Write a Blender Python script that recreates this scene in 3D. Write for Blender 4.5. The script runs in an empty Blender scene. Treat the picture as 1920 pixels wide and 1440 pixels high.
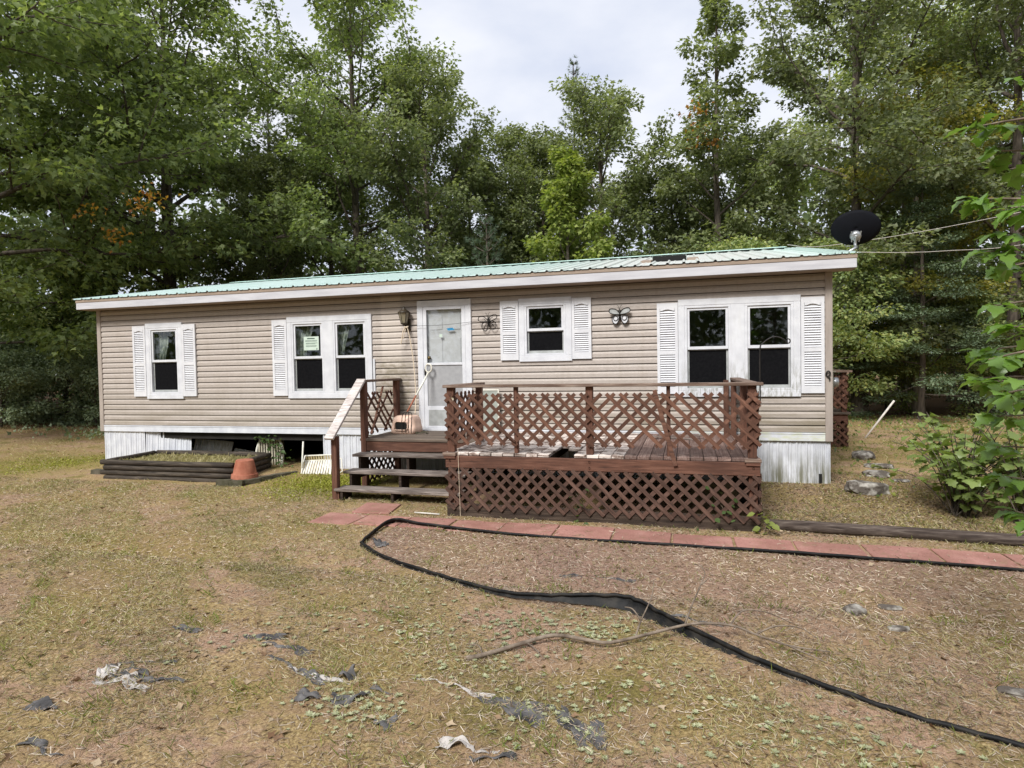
import bpy, bmesh, math, random
import numpy as np
from mathutils import Vector, Matrix, Euler, noise
R = math.radians
SC = bpy.context.scene
COL = SC.collection
random.seed(7)
rng = np.random.default_rng(7)

# ------------------------------------------------------------------ camera
cd = bpy.data.cameras.new('camera'); cam = bpy.data.objects.new('camera', cd); COL.objects.link(cam)
cd.sensor_fit = 'HORIZONTAL'; cd.sensor_width = 36.0; cd.lens = 1157.385 / 1920 * 36
cd.clip_start = 0.05; cd.clip_end = 2000
_r = Vector((0.96265, 0.27017, -0.01764)); _u = Vector((0.00949, 0.03143, 0.99946)); _f = Vector((-0.27057, 0.9623, -0.02769))
cam.matrix_world = Matrix(((_r.x, _u.x, -_f.x, 0.0), (_r.y, _u.y, -_f.y, -9.5195), (_r.z, _u.z, -_f.z, 1.72498), (0, 0, 0, 1)))
SC.camera = cam

# ------------------------------------------------------------------ world, sun, exposure
SUN_EL, SUN_AZ = 46.0, 196.0          # azimuth clockwise from +Y
w = bpy.data.worlds.new('World'); SC.world = w; w.use_nodes = True
nt = w.node_tree; nt.nodes.clear()
def wn(t, **k):
    n = nt.nodes.new(t)
    for a, b in k.items(): setattr(n, a, b)
    return n
wo = wn('ShaderNodeOutputWorld'); bg = wn('ShaderNodeBackground'); bg.inputs['Strength'].default_value = 0.10
sky = wn('ShaderNodeTexSky', sky_type='NISHITA', sun_disc=False, sun_elevation=R(SUN_EL), sun_rotation=R(SUN_AZ))
sky.air_density = 1.0; sky.dust_density = 2.0
tc = wn('ShaderNodeTexCoord'); mp = wn('ShaderNodeMapping'); mp.inputs['Scale'].default_value = (1.0, 1.0, 2.2)
n1 = wn('ShaderNodeTexNoise'); n1.inputs['Scale'].default_value = 2.6; n1.inputs['Detail'].default_value = 6; n1.inputs['Roughness'].default_value = 0.52
cr = wn('ShaderNodeValToRGB')
cr.color_ramp.elements[0].position = 0.30; cr.color_ramp.elements[0].color = (3.7, 4.1, 5.1, 1)
cr.color_ramp.elements[1].position = 0.66; cr.color_ramp.elements[1].color = (6.1, 6.15, 6.4, 1)
mx = wn('ShaderNodeMix', data_type='RGBA'); mx.inputs['Factor'].default_value = 0.93
nt.links.new(tc.outputs['Generated'], mp.inputs['Vector']); nt.links.new(mp.outputs['Vector'], n1.inputs['Vector'])
nt.links.new(n1.outputs['Fac'], cr.inputs['Fac'])
nt.links.new(sky.outputs['Color'], mx.inputs['A']); nt.links.new(cr.outputs['Color'], mx.inputs['B'])
nt.links.new(mx.outputs['Result'], bg.inputs['Color']); nt.links.new(bg.outputs['Background'], wo.inputs['Surface'])

sl = bpy.data.lights.new('sun', 'SUN'); sun = bpy.data.objects.new('sun', sl); COL.objects.link(sun)
sl.energy = 2.6; sl.angle = R(18); sl.color = (1.0, 0.985, 0.95)
_sd = Vector((math.sin(R(SUN_AZ)) * math.cos(R(SUN_EL)), math.cos(R(SUN_AZ)) * math.cos(R(SUN_EL)), math.sin(R(SUN_EL))))
sun.rotation_euler = (-_sd).to_track_quat('-Z', 'Y').to_euler()

vs = SC.view_settings; vs.view_transform = 'Standard'; vs.look = 'None'; vs.exposure = 0.80; vs.gamma = 1.0; vs.use_curve_mapping = False
SC.render.engine = 'CYCLES'
cy = SC.cycles
cy.max_bounces = 5; cy.diffuse_bounces = 3; cy.glossy_bounces = 2; cy.transmission_bounces = 3; cy.transparent_max_bounces = 6
cy.caustics_reflective = False; cy.caustics_refractive = False
cy.sample_clamp_indirect = 4.0
cy.use_adaptive_sampling = True; cy.adaptive_threshold = 0.012
cy.use_denoising = True
try:
    cy.denoiser = 'OPENIMAGEDENOISE'; cy.denoising_input_passes = 'RGB_ALBEDO_NORMAL'
except Exception: pass

# ------------------------------------------------------------------ helpers
def sm(a, b, t):
    t = np.clip((t - a) / (b - a), 0, 1); return t * t * (3 - 2 * t)
def gnoise(x, y):
    return (0.5 * np.sin(1.7 * x + 0.6) * np.cos(1.3 * y - 0.4) + 0.3 * np.sin(3.9 * x - 2.1 * y) + 0.2 * np.sin(6.7 * x + 5.3 * y + 1.0))
def gz(x, y):
    x = np.asarray(x, float); y = np.asarray(y, float)
    z = -0.10 * (1 - sm(-2.6, -0.2, y)) + 0.012 * gnoise(x, y)
    far = np.hypot(x + 3, y + 2)
    return z + 0.5 * sm(22, 45, far) * (0.5 + 0.5 * np.sin(x * 0.11 + y * 0.07)) + 0.35 * sm(-13, -22, x)
def G(x, y): return float(gz(x, y))

WL = {}
def srgb(r, g, b):
    return tuple(((c / 255) / 12.92 if c / 255 <= 0.04045 else ((c / 255 + 0.055) / 1.055) ** 2.4) for c in (r, g, b))

def link(o, parent=None):
    COL.objects.link(o)
    if parent is not None:
        o.parent = parent
    return o
def thing(name, label, cat, loc=(0, 0, 0), group=None):
    o = bpy.data.objects.new(name, None); COL.objects.link(o); o.location = loc; o.empty_display_size = 0.1
    WL[o.name] = Vector(loc); o['label'] = label; o['category'] = cat
    if group: o['group'] = group
    return o
def tag(o, label, cat, group=None):
    o['label'] = label; o['category'] = cat
    if group: o['group'] = group
    return o
def place(mesh, name, parent, loc=(0, 0, 0), rot=(0, 0, 0), scale=(1, 1, 1)):
    o = bpy.data.objects.new(name, mesh)
    off = WL.get(parent.name, Vector((0, 0, 0))) if parent is not None else Vector((0, 0, 0))
    o.location = Vector(loc) - off; o.rotation_euler = rot; o.scale = scale
    link(o, parent); WL[o.name] = Vector((0, 0, 0)) if parent is None else Vector(loc)
    return o

class MB:
    """collects shapes in world coordinates"""
    def __init__(s): s.v = []; s.f = []
    def add(s, vs, fs):
        n = len(s.v); s.v += [tuple(p) for p in vs]; s.f += [tuple(i + n for i in f) for f in fs]; return s
    def box(s, x0, x1, y0, y1, z0, z1):
        return s.add([(x0, y0, z0), (x1, y0, z0), (x1, y1, z0), (x0, y1, z0), (x0, y0, z1), (x1, y0, z1), (x1, y1, z1), (x0, y1, z1)],
                     [(0, 3, 2, 1), (4, 5, 6, 7), (0, 1, 5, 4), (1, 2, 6, 5), (2, 3, 7, 6), (3, 0, 4, 7)])
    def obox(s, c, size, rot):
        m = Matrix.Translation(c) @ (rot if isinstance(rot, Matrix) else Euler(rot).to_matrix().to_4x4())
        h = [q / 2 for q in size]
        vs = [m @ Vector((sx * h[0], sy * h[1], sz * h[2])) for sz in (-1, 1) for sx, sy in ((-1, -1), (1, -1), (1, 1), (-1, 1))]
        return s.add(vs, [(0, 3, 2, 1), (4, 5, 6, 7), (0, 1, 5, 4), (1, 2, 6, 5), (2, 3, 7, 6), (3, 0, 4, 7)])
    def bar(s, a, b, w, h, up=(0, 0, 1)):
        a = Vector(a); b = Vector(b); d = b - a; x = d.normalized(); u = Vector(up)
        y = u.cross(x)
        if y.length < 1e-4: y = Vector((0, 1, 0)).cross(x)
        y.normalize(); z = x.cross(y)
        m = Matrix(((x.x, y.x, z.x), (x.y, y.y, z.y), (x.z, y.z, z.z))).to_4x4()
        return s.obox((a + b) / 2, (d.length, w, h), m)
    def tube(s, pts, rad, n=8, cap=True):
        pts = [Vector(p) for p in pts]
        if not hasattr(rad, '__len__'): rad = [rad] * len(pts)
        base = len(s.v); prev = None
        for i, p in enumerate(pts):
            t = (pts[min(i + 1, len(pts) - 1)] - pts[max(i - 1, 0)]).normalized()
            if prev is None:
                a = t.cross(Vector((0, 0, 1)))
                if a.length < 0.05: a = t.cross(Vector((1, 0, 0)))
                a.normalize()
            else:
                a = (prev - t * prev.dot(t))
                if a.length < 1e-5: a = t.cross(Vector((1, 0, 0)))
                a.normalize()
            prev = a; b = t.cross(a)
            for k in range(n):
                q = 2 * math.pi * k / n
                s.v.append(tuple(p + (a * math.cos(q) + b * math.sin(q)) * rad[i]))
        for i in range(len(pts) - 1):
            for k in range(n):
                k2 = (k + 1) % n
                s.f.append((base + i * n + k, base + i * n + k2, base + (i + 1) * n + k2, base + (i + 1) * n + k))
        if cap:
            s.f.append(tuple(base + k for k in reversed(range(n))))
            s.f.append(tuple(base + (len(pts) - 1) * n + k for k in range(n)))
        return s
    def lathe(s, prof, c=(0, 0, 0), n=20, sx=1.0, sy=1.0):
        base = len(s.v)
        for r_, z in prof:
            for k in range(n):
                q = 2 * math.pi * k / n
                s.v.append((c[0] + sx * r_ * math.cos(q), c[1] + sy * r_ * math.sin(q), c[2] + z))
        for i in range(len(prof) - 1):
            for k in range(n):
                k2 = (k + 1) % n
                s.f.append((base + i * n + k, base + i * n + k2, base + (i + 1) * n + k2, base + (i + 1) * n + k))
        return s
    def mesh(s, name, mat, smooth=False, bevel=0.0):
        me = bpy.data.meshes.new(name); me.from_pydata(s.v, [], s.f); me.validate(); me.update()
        if bevel > 0:
            bm = bmesh.new(); bm.from_mesh(me)
            es = [e for e in bm.edges if len(e.link_faces) == 2 and e.calc_face_angle(0) > 0.6]
            bmesh.ops.bevel(bm, geom=es, offset=bevel, segments=1, affect='EDGES', clamp_overlap=True)
            bm.to_mesh(me); bm.free()
        if mat is not None: me.materials.append(mat)
        if smooth:
            me.polygons.foreach_set('use_smooth', [True] * len(me.polygons))
        return me
    def build(s, name, mat, parent=None, smooth=False, bevel=0.0):
        me = s.mesh(name, mat, smooth, bevel)
        o = bpy.data.objects.new(name, me); link(o, parent)
        if parent is not None: o.location = -WL.get(parent.name, Vector((0, 0, 0)))
        WL[o.name] = Vector((0, 0, 0))
        return o

# ------------------------------------------------------------------ materials
class N:
    def __init__(s, name):
        s.m = bpy.data.materials.new(name); s.m.use_nodes = True; s.t = s.m.node_tree; s.t.nodes.clear()
        s.out = s.n('ShaderNodeOutputMaterial')
    def n(s, t, **k):
        x = s.t.nodes.new(t)
        for a, b in k.items(): setattr(x, a, b)
        return x
    def l(s, a, b): s.t.links.new(a, b)
    def val(s, inp, v):
        if hasattr(v, 'is_linked') or isinstance(v, bpy.types.NodeSocket): s.l(v, inp)
        else: inp.default_value = v
    def coord(s, kind='Object', scale=(1, 1, 1), jitter=False):
        if kind == 'Position': o = s.n('ShaderNodeNewGeometry').outputs['Position']
        else: o = s.n('ShaderNodeTexCoord').outputs[kind]
        if jitter:
            oi = s.n('ShaderNodeObjectInfo'); ad = s.n('ShaderNodeVectorMath', operation='ADD')
            mu = s.n('ShaderNodeMath', operation='MULTIPLY'); s.l(oi.outputs['Random'], mu.inputs[0]); mu.inputs[1].default_value = 37.0
            s.l(o, ad.inputs[0]); s.l(mu.outputs[0], ad.inputs[1]); o = ad.outputs[0]
        mp = s.n('ShaderNodeMapping'); mp.inputs['Scale'].default_value = scale; s.l(o, mp.inputs['Vector']); return mp.outputs['Vector']
    def noise(s, vec, scale, detail=4, rough=0.55, dist=0.0):
        x = s.n('ShaderNodeTexNoise'); x.inputs['Scale'].default_value = scale; x.inputs['Detail'].default_value = detail
        x.inputs['Roughness'].default_value = rough; x.inputs['Distortion'].default_value = dist; s.l(vec, x.inputs['Vector']); return x.outputs['Fac']
    def ramp(s, fac, stops):
        x = s.n('ShaderNodeValToRGB'); e = x.color_ramp.elements
        e[0].position, e[1].position = stops[0][0], stops[-1][0]
        def c4(c): return (c, c, c, 1) if not hasattr(c, '__len__') else (*c[:3], 1)
        e[0].color = c4(stops[0][1]); e[1].color = c4(stops[-1][1])
        for p, c in stops[1:-1]:
            q = e.new(p); q.color = c4(c)
        s.l(fac, x.inputs['Fac']); return x.outputs['Color']
    def mix(s, fac, a, b, mode='MIX'):
        x = s.n('ShaderNodeMix', data_type='RGBA', blend_type=mode)
        s.val(x.inputs['Factor'], fac)
        for i, v in (('A', a), ('B', b)):
            if isinstance(v, bpy.types.NodeSocket): s.l(v, x.inputs[i])
            else: x.inputs[i].default_value = (*v[:3], 1)
        return x.outputs['Result']
    def math(s, op, a, b=0.0, clamp=False):
        x = s.n('ShaderNodeMath', operation=op, use_clamp=clamp); s.val(x.inputs[0], a); s.val(x.inputs[1], b); return x.outputs[0]
    def smooth(s, v, a, b):
        x = s.n('ShaderNodeMapRange', interpolation_type='SMOOTHSTEP', clamp=True); s.val(x.inputs['Value'], v)
        x.inputs['From Min'].default_value = a; x.inputs['From Max'].default_value = b
        return x.outputs['Result']
    def xyz(s, vec):
        x = s.n('ShaderNodeSeparateXYZ'); s.l(vec, x.inputs[0]); return x.outputs
    def bump(s, h, strength=0.3, dist=0.01):
        x = s.n('ShaderNodeBump'); x.inputs['Strength'].default_value = strength; x.inputs['Distance'].default_value = dist
        s.l(h, x.inputs['Height']); return x.outputs['Normal']
    def bsdf(s, col, rough=0.7, normal=None, spec=0.3, metal=0.0):
        b = s.n('ShaderNodeBsdfPrincipled')
        if isinstance(col, bpy.types.NodeSocket): s.l(col, b.inputs['Base Color'])
        else: b.inputs['Base Color'].default_value = (*col[:3], 1)
        s.val(b.inputs['Roughness'], rough); b.inputs['Specular IOR Level'].default_value = spec; b.inputs['Metallic'].default_value = metal
        if normal is not None: s.l(normal, b.inputs['Normal'])
        return b
    def done(s, sh):
        s.l(sh.outputs[0] if hasattr(sh, 'outputs') else sh, s.out.inputs['Surface']); return s.m

def simple(name, c, c2=None, scale=8.0, rough=0.6, bump=0.0, stretch=(1, 1, 1), spec=0.3, metal=0.0, detail=5, jitter=False, vary=0.0, coord='Object', lo=0.35, hi=0.68):
    m = N(name); v = m.coord(coord, stretch, jitter)
    f = m.noise(v, scale, detail)
    col = m.ramp(f, [(lo, c), (hi, c2 or c)])
    if vary:
        oi = m.n('ShaderNodeObjectInfo'); k = m.math('MULTIPLY_ADD', oi.outputs['Random'], vary)
        k.node.inputs[2].default_value = 1 - vary / 2
        col = m.mix(1.0, col, k, 'MULTIPLY')
    nm = m.bump(m.noise(v, scale * 4, 3), bump, 0.01) if bump else None
    return m.done(m.bsdf(col, rough, nm, spec, metal))

def wood(name, base, light, dark, grain=(1, 14, 14), gscale=3.0, rough=0.8, vary=0.35, bump=0.4, chip=None):
    """grain runs along local X"""
    m = N(name); v = m.coord('Object', grain, True); v2 = m.coord('Object', (1, 1, 1), True)
    g = m.noise(v, gscale, 6, 0.62, 0.4); big = m.noise(v2, 2.2, 4)
    col = m.ramp(g, [(0.30, dark), (0.5, base), (0.72, light)])
    if chip is not None:
        vc = m.coord('Object', (1, 5, 5), True)
        k = m.ramp(m.noise(vc, 3.4, 6, 0.6, 0.6), [(chip[1], 0.0), (chip[1] + 0.09, 1.0)])
        col = m.mix(k, col, chip[0])
    col = m.mix(m.ramp(big, [(0.35, 0.0), (0.75, 0.55)]), col, dark)
    oi = m.n('ShaderNodeObjectInfo'); k = m.math('MULTIPLY_ADD', oi.outputs['Random'], vary); k.node.inputs[2].default_value = 1 - vary / 2
    col = m.mix(1.0, col, k, 'MULTIPLY')
    return m.done(m.bsdf(col, rough, m.bump(g, bump, 0.006), 0.2))

M = {}
# siding: vinyl with mildew low on the wall
m = N('siding_vinyl'); p = m.coord('Position'); x_, y_, z_ = m.xyz(p)
f1 = m.noise(m.coord('Position', (0.35, 1, 3)), 2.2, 6, 0.6); f2 = m.noise(m.coord('Position', (3, 3, 9)), 9, 4)
base = m.ramp(f2, [(0.3, srgb(167, 157, 149)), (0.7, srgb(181, 171, 163))])
rt = m.smooth(x_, -6.5, 1.5)
lw = m.n('ShaderNodeMath', operation='MULTIPLY_ADD'); m.l(rt, lw.inputs[0]); lw.inputs[1].default_value = 0.45; lw.inputs[2].default_value = 0.65
lowz2 = m.math('MULTIPLY', m.math('SUBTRACT', 1.0, m.smooth(z_, 0.7, 1.75)), lw.outputs[0])
dm = m.math('MULTIPLY', lowz2, m.ramp(f1, [(0.38, 0.0), (0.62, 1.0)]))
col = m.mix(m.math('MULTIPLY', dm, 0.75), base, srgb(126, 116, 96))
col = m.mix(m.math('MULTIPLY', m.ramp(m.noise(m.coord('Position', (6, 1, 0.7)), 1.5, 4), [(0.5, 0.0), (0.75, 1.0)]), 0.22), col, srgb(140, 128, 112))
pt = m.math('MULTIPLY', m.math('MULTIPLY', m.smooth(x_, -4.98, -4.93), m.math('SUBTRACT', 1.0, m.smooth(x_, -4.62, -4.56))), m.smooth(z_, 1.5, 1.8))
col = m.mix(m.math('MULTIPLY', pt, 0.35), col, srgb(216, 205, 194))
gm2 = m.math('MULTIPLY', m.math('MULTIPLY', m.smooth(x_, -5.2, -4.9), m.math('SUBTRACT', 1.0, m.smooth(x_, -4.5, -4.3))), m.math('MULTIPLY', m.smooth(z_, 0.8, 1.2), m.math('SUBTRACT', 1.0, m.smooth(z_, 1.75, 2.05))))
col = m.mix(m.math('MULTIPLY', gm2, m.ramp(m.noise(m.coord('Position', (3, 3, 6)), 3, 5), [(0.35, 0.15), (0.6, 0.75)])), col, srgb(122, 112, 92))
M['siding'] = m.done(m.bsdf(col, 0.55, m.bump(m.noise(m.coord('Position', (3, 3, 60)), 6, 2), 0.12, 0.004), 0.25))
M['lap_shade'] = simple('lap_shade_dark', srgb(48, 40, 36), srgb(60, 50, 44), rough=0.9)  # dark brown that paints the lap shadow seen between siding boards
# white vinyl with stains (mildew where water runs)
def white(name, c=(214, 215, 219), c2=(200, 201, 206), stain=None, rough=0.5):
    m = N(name); p = m.coord('Position'); x_, y_, z_ = m.xyz(p)
    col = m.ramp(m.noise(p, 6, 5), [(0.35, srgb(*c2)), (0.65, srgb(*c))])
    if stain: col = stain(m, col, x_, z_)
    return m.done(m.bsdf(col, rough, None, 0.3))
def st_trim(m, col, x_, z_):
    k = m.math('MULTIPLY', m.math('SUBTRACT', 1.0, m.smooth(z_, 1.2, 1.95)), m.smooth(x_, -0.4, 0.3))
    k = m.math('MULTIPLY', k, m.ramp(m.noise(m.coord('Position', (16, 16, 3)), 2.0, 6, 0.65), [(0.44, 0.0), (0.60, 1.0)]))
    col = m.mix(m.math('MULTIPLY', k, 0.75), col, srgb(120, 118, 100))
    return m.mix(m.math('MULTIPLY', m.ramp(m.noise(m.coord('Position', (5, 5, 1)), 3, 4), [(0.55, 0.0), (0.8, 1.0)]), 0.3), col, srgb(190, 190, 182))
def st_skirt(m, col, x_, z_):
    rt = m.smooth(x_, -1.5, 1.2)
    nz = m.noise(m.coord('Position', (9, 9, 1.2)), 1.6, 6, 0.65)
    k = m.math('MULTIPLY', m.math('SUBTRACT', 1.0, m.smooth(z_, 0.05, 0.62)), m.ramp(nz, [(0.36, 0.0), (0.60, 1.0)]))
    k = m.math('MULTIPLY', k, m.math('ADD', m.math('MULTIPLY', rt, 0.85), 0.04))
    col = m.mix(k, col, srgb(104, 102, 74))
    k2 = m.math('MULTIPLY', rt, m.math('MULTIPLY', m.smooth(z_, 0.55, 0.62), m.ramp(m.noise(m.coord('Position', (3, 3, 12)), 2, 5), [(0.4, 0.0), (0.62, 0.55)])))
    return m.mix(k2, col, srgb(196, 200, 150))
M['trim'] = white('white_trim', stain=st_trim)
M['shutter'] = white('shutter_white', (216, 216, 219), (203, 203, 207))
M['skirt'] = white('skirting_white', (214, 216, 221), (196, 198, 205), stain=st_skirt, rough=0.45)
M['skirt_bent'] = simple('skirting_dirty', srgb(176, 176, 172), srgb(214, 214, 212), 7, 0.5, 0.1)
M['fascia'] = simple('fascia_white', srgb(198, 197, 201), srgb(180, 179, 184), 5, 0.5, 0.0, (0.4, 1, 3))
M['drip'] = simple('drip_edge_tan', srgb(160, 143, 128), srgb(140, 124, 110), 6, 0.5, 0.0, (0.3, 1, 3))
M['corner'] = simple('corner_post_tan', srgb(168, 157, 148), srgb(152, 141, 133), 5, 0.5, 0.0, (3, 3, 0.5), coord='Position')
# roof metal
m = N('roof_metal'); p = m.coord('Position'); x_, y_, z_ = m.xyz(p)
col = m.ramp(m.noise(m.coord('Position', (2, 0.4, 1)), 3, 5), [(0.3, srgb(200, 222, 214)), (0.7, srgb(216, 232, 226))])
k = m.math('MULTIPLY', m.smooth(x_, -3.5, -0.6), m.math('SUBTRACT', 1.0, m.smooth(x_, 1.0, 2.0)))
col = m.mix(m.math('MULTIPLY', k, m.ramp(m.noise(m.coord('Position', (3, 0.6, 1)), 2.0, 5), [(0.25, 0.55), (0.6, 1.0)])), col, srgb(208, 208, 202))
M['roof'] = m.done(m.bsdf(col, 0.38, None, 0.4, 0.15))
M['ridge'] = simple('ridge_cap_green', srgb(190, 224, 214), srgb(210, 234, 226), 4, 0.4, spec=0.4)
M['black'] = simple('dark_void', (0.01, 0.01, 0.01), (0.016, 0.015, 0.014), rough=0.9)
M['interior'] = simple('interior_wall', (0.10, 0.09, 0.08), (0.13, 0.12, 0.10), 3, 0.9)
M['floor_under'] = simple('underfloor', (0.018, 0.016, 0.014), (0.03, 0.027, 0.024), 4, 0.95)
M['curtain'] = simple('lace_curtain', srgb(150, 160, 146), srgb(90, 102, 94), 22, 0.9, 0.2, (1, 1, 0.5), lo=0.4, hi=0.6)
M['screen'] = simple('insect_screen', (0.006, 0.006, 0.007), (0.010, 0.010, 0.011), 30, 0.9, spec=0.03)
M['sashgrey'] = simple('screen_frame_grey', srgb(150, 152, 150), srgb(175, 177, 176), 10, 0.5)
# glass
m = N('window_glass'); tr = m.n('ShaderNodeBsdfTransparent'); tr.inputs['Color'].default_value = (0.95, 0.95, 0.95, 1)
gl = m.n('ShaderNodeBsdfGlossy'); gl.inputs['Roughness'].default_value = 0.02; gl.inputs['Color'].default_value = (0.9, 0.95, 0.95, 1)
fr_ = m.n('ShaderNodeLayerWeight'); fr_.inputs['Blend'].default_value = 0.5
fr = m.math('MULTIPLY_ADD', m.math('POWER', fr_.outputs['Facing'], 4.0), 0.9); fr.node.inputs[2].default_value = 0.05
ms = m.n('ShaderNodeMixShader'); m.l(fr, ms.inputs[0]); m.l(tr.outputs[0], ms.inputs[1]); m.l(gl.outputs[0], ms.inputs[2])
M['glass'] = m.done(ms)
M['door'] = simple('door_paint', srgb(200, 203, 204), srgb(208, 211, 212), 4, 0.5)
M['door_low'] = simple('storm_screen_lower', srgb(150, 150, 152), srgb(162, 162, 163), 18, 0.7)
M['brass'] = simple('aged_brass', srgb(84, 72, 44), srgb(120, 104, 66), 20, 0.4, spec=0.5, metal=0.7)
M['tape'] = simple('blue_tape', srgb(36, 128, 176), srgb(48, 142, 190), 20, 0.6)
M['paper'] = simple('notice_paper', srgb(190, 206, 192), srgb(200, 214, 202), 8, 0.8)
M['ink'] = simple('print_ink', srgb(40, 60, 52), srgb(60, 80, 70), 30, 0.8)
M['iron'] = simple('dark_iron', srgb(26, 24, 23), srgb(44, 40, 37), 20, 0.5, 0.1)
M['lantern'] = simple('bronze_lantern', srgb(44, 38, 30), srgb(72, 62, 48), 16, 0.5, 0.1)
M['lampglass'] = simple('smoky_lamp_glass', srgb(120, 112, 92), srgb(150, 142, 122), 9, 0.25, spec=0.5)
M['rope'] = simple('pale_rope', srgb(224, 208, 186), srgb(196, 178, 154), 40, 0.9)
M['silver'] = simple('galvanised', srgb(150, 152, 154), srgb(182, 184, 186), 12, 0.35, spec=0.5, metal=0.6)
M['dish'] = simple('dish_black', srgb(14, 15, 20), srgb(19, 20, 26), 5, 0.75, spec=0.12)
# stained woods
RED = dict(base=srgb(102, 70, 57), light=srgb(126, 92, 77), dark=srgb(68, 49, 42))
M['redwood'] = wood('red_stained_wood', RED['base'], RED['light'], RED['dark'])
M['redz'] = wood('red_stained_post', RED['base'], RED['light'], RED['dark'], grain=(14, 14, 1))
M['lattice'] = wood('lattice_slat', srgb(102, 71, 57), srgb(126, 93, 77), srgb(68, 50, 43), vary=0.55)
M['lattice_low'] = wood('lattice_slat_shaded', srgb(90, 67, 57), srgb(110, 86, 76), srgb(58, 46, 41), vary=0.5)  # lattice wood with the under-deck shade mixed into its colour
M['deckboard'] = wood('deck_board', srgb(124, 106, 96), srgb(176, 162, 152), srgb(78, 62, 56), grain=(22, 1.2, 10), vary=0.5, chip=(srgb(222, 210, 201), 0.45))
M['deckred'] = wood('deck_board_redder', srgb(120, 98, 90), srgb(150, 132, 124), srgb(84, 66, 60), grain=(22, 1.2, 10), vary=0.35, chip=(srgb(176, 150, 138), 0.60))
M['tread'] = wood('weathered_tread', srgb(122, 111, 104), srgb(180, 168, 158), srgb(64, 54, 49), grain=(1.2, 16, 16), vary=0.3)
M['landing'] = wood('landing_board', srgb(104, 92, 82), srgb(140, 128, 114), srgb(62, 52, 46), grain=(1.2, 18, 16), vary=0.3)
M['whiterail'] = wood('bleached_rail', srgb(200, 192, 187), srgb(228, 222, 218), srgb(128, 112, 106), grain=(1.2, 18, 18), vary=0.1)
M['caprail'] = wood('cap_rail', srgb(122, 102, 90), srgb(176, 160, 146), srgb(70, 54, 46), grain=(1.0, 20, 20), vary=0.2)
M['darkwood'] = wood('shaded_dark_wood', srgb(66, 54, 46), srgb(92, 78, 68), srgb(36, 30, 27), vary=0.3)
M['log'] = wood('weathered_log', srgb(74, 66, 58), srgb(104, 94, 82), srgb(38, 34, 31), grain=(1.2, 12, 12), vary=0.45)
M['timber'] = wood('landscape_timber', srgb(74, 64, 58), srgb(112, 102, 94), srgb(42, 34, 30), grain=(1.2, 14, 14), vary=0.3)
M['logend'] = simple('log_end_grain', srgb(100, 92, 80), srgb(70, 62, 54), 30, 0.9)
# paver
m = N('red_paver'); v = m.coord('Object', (1, 1, 1), True); p = m.coord('Position')
col = m.ramp(m.noise(v, 4, 6), [(0.3, srgb(154, 110, 100)), (0.55, srgb(172, 127, 116)), (0.75, srgb(188, 146, 134))])
col = m.mix(m.ramp(m.noise(p, 2.3, 6, 0.6), [(0.45, 0.0), (0.72, 0.65)]), col, srgb(128, 92, 78))
col = m.mix(m.ramp(m.noise(p, 7.5, 6, 0.7), [(0.55, 0.0), (0.68, 0.8)]), col, srgb(140, 116, 92))
col = m.mix(m.ramp(m.noise(p, 60, 3, 0.7), [(0.35, 0.35), (0.6, 0.0)]), col, srgb(112, 74, 64))
oi = m.n('ShaderNodeObjectInfo'); k = m.math('MULTIPLY_ADD', oi.outputs['Random'], 0.18); k.node.inputs[2].default_value = 0.9
col = m.mix(1.0, col, k, 'MULTIPLY')
M['paver'] = m.done(m.bsdf(col, 0.85, m.bump(m.noise(p, 90, 3), 0.4, 0.004), 0.2))
M['plastic'] = simple('black_edging_plastic', srgb(12, 12, 13), srgb(52, 48, 43), 9, 0.62, 0.3, spec=0.25, lo=0.45, hi=0.75, coord='Position')
M['fabric'] = simple('weed_fabric', srgb(50, 49, 50), srgb(108, 105, 104), 9, 0.8, 0.3)
M['fabric_white'] = simple('weed_fabric_white', srgb(150, 143, 138), srgb(188, 182, 176), 9, 0.8, 0.2)
M['terracotta'] = simple('terracotta', srgb(146, 88, 68), srgb(172, 112, 90), 9, 0.85, 0.15, coord='Position')
M['block'] = simple('mossy_block', srgb(92, 86, 74), srgb(66, 64, 46), 7, 0.95, 0.5, coord='Position')
M['chair'] = simple('chair_strap', srgb(226, 224, 214), srgb(206, 200, 184), 9, 0.5)
M['chairtan'] = simple('chair_strap_stained', srgb(178, 158, 112), srgb(206, 192, 152), 14, 0.6)
M['slatwhite'] = simple('pale_slat', srgb(168, 160, 138), srgb(204, 196, 176), 9, 0.7)
M['rock'] = simple('grey_rock', srgb(84, 77, 70), srgb(176, 171, 162), 9, 0.9, 0.7, coord='Position', lo=0.46, hi=0.70)
M['pink'] = simple('cat_box_plastic', srgb(226, 192, 172), srgb(208, 176, 156), 6, 0.5)
M['brick'] = simple('pier_block', srgb(150, 140, 128), srgb(116, 106, 96), 12, 0.9, 0.3)
M['meter'] = simple('meter_box', srgb(158, 156, 140), srgb(172, 170, 156), 8, 0.5)
M['bark'] = simple('bark', srgb(104, 94, 84), srgb(62, 55, 49), 6, 0.95, 0.6, (3, 3, 0.7), coord='Position')
M['bark_pale'] = simple('bark_pale', srgb(158, 148, 134), srgb(108, 100, 90), 5, 0.95, 0.5, (3, 3, 0.7), coord='Position')
M['twig'] = simple('twig_bark', srgb(136, 122, 108), srgb(84, 72, 62), 12, 0.9, 0.3, coord='Position')
M['stick'] = simple('white_stick', srgb(214, 208, 200), srgb(190, 184, 176), 10, 0.6)

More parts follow.
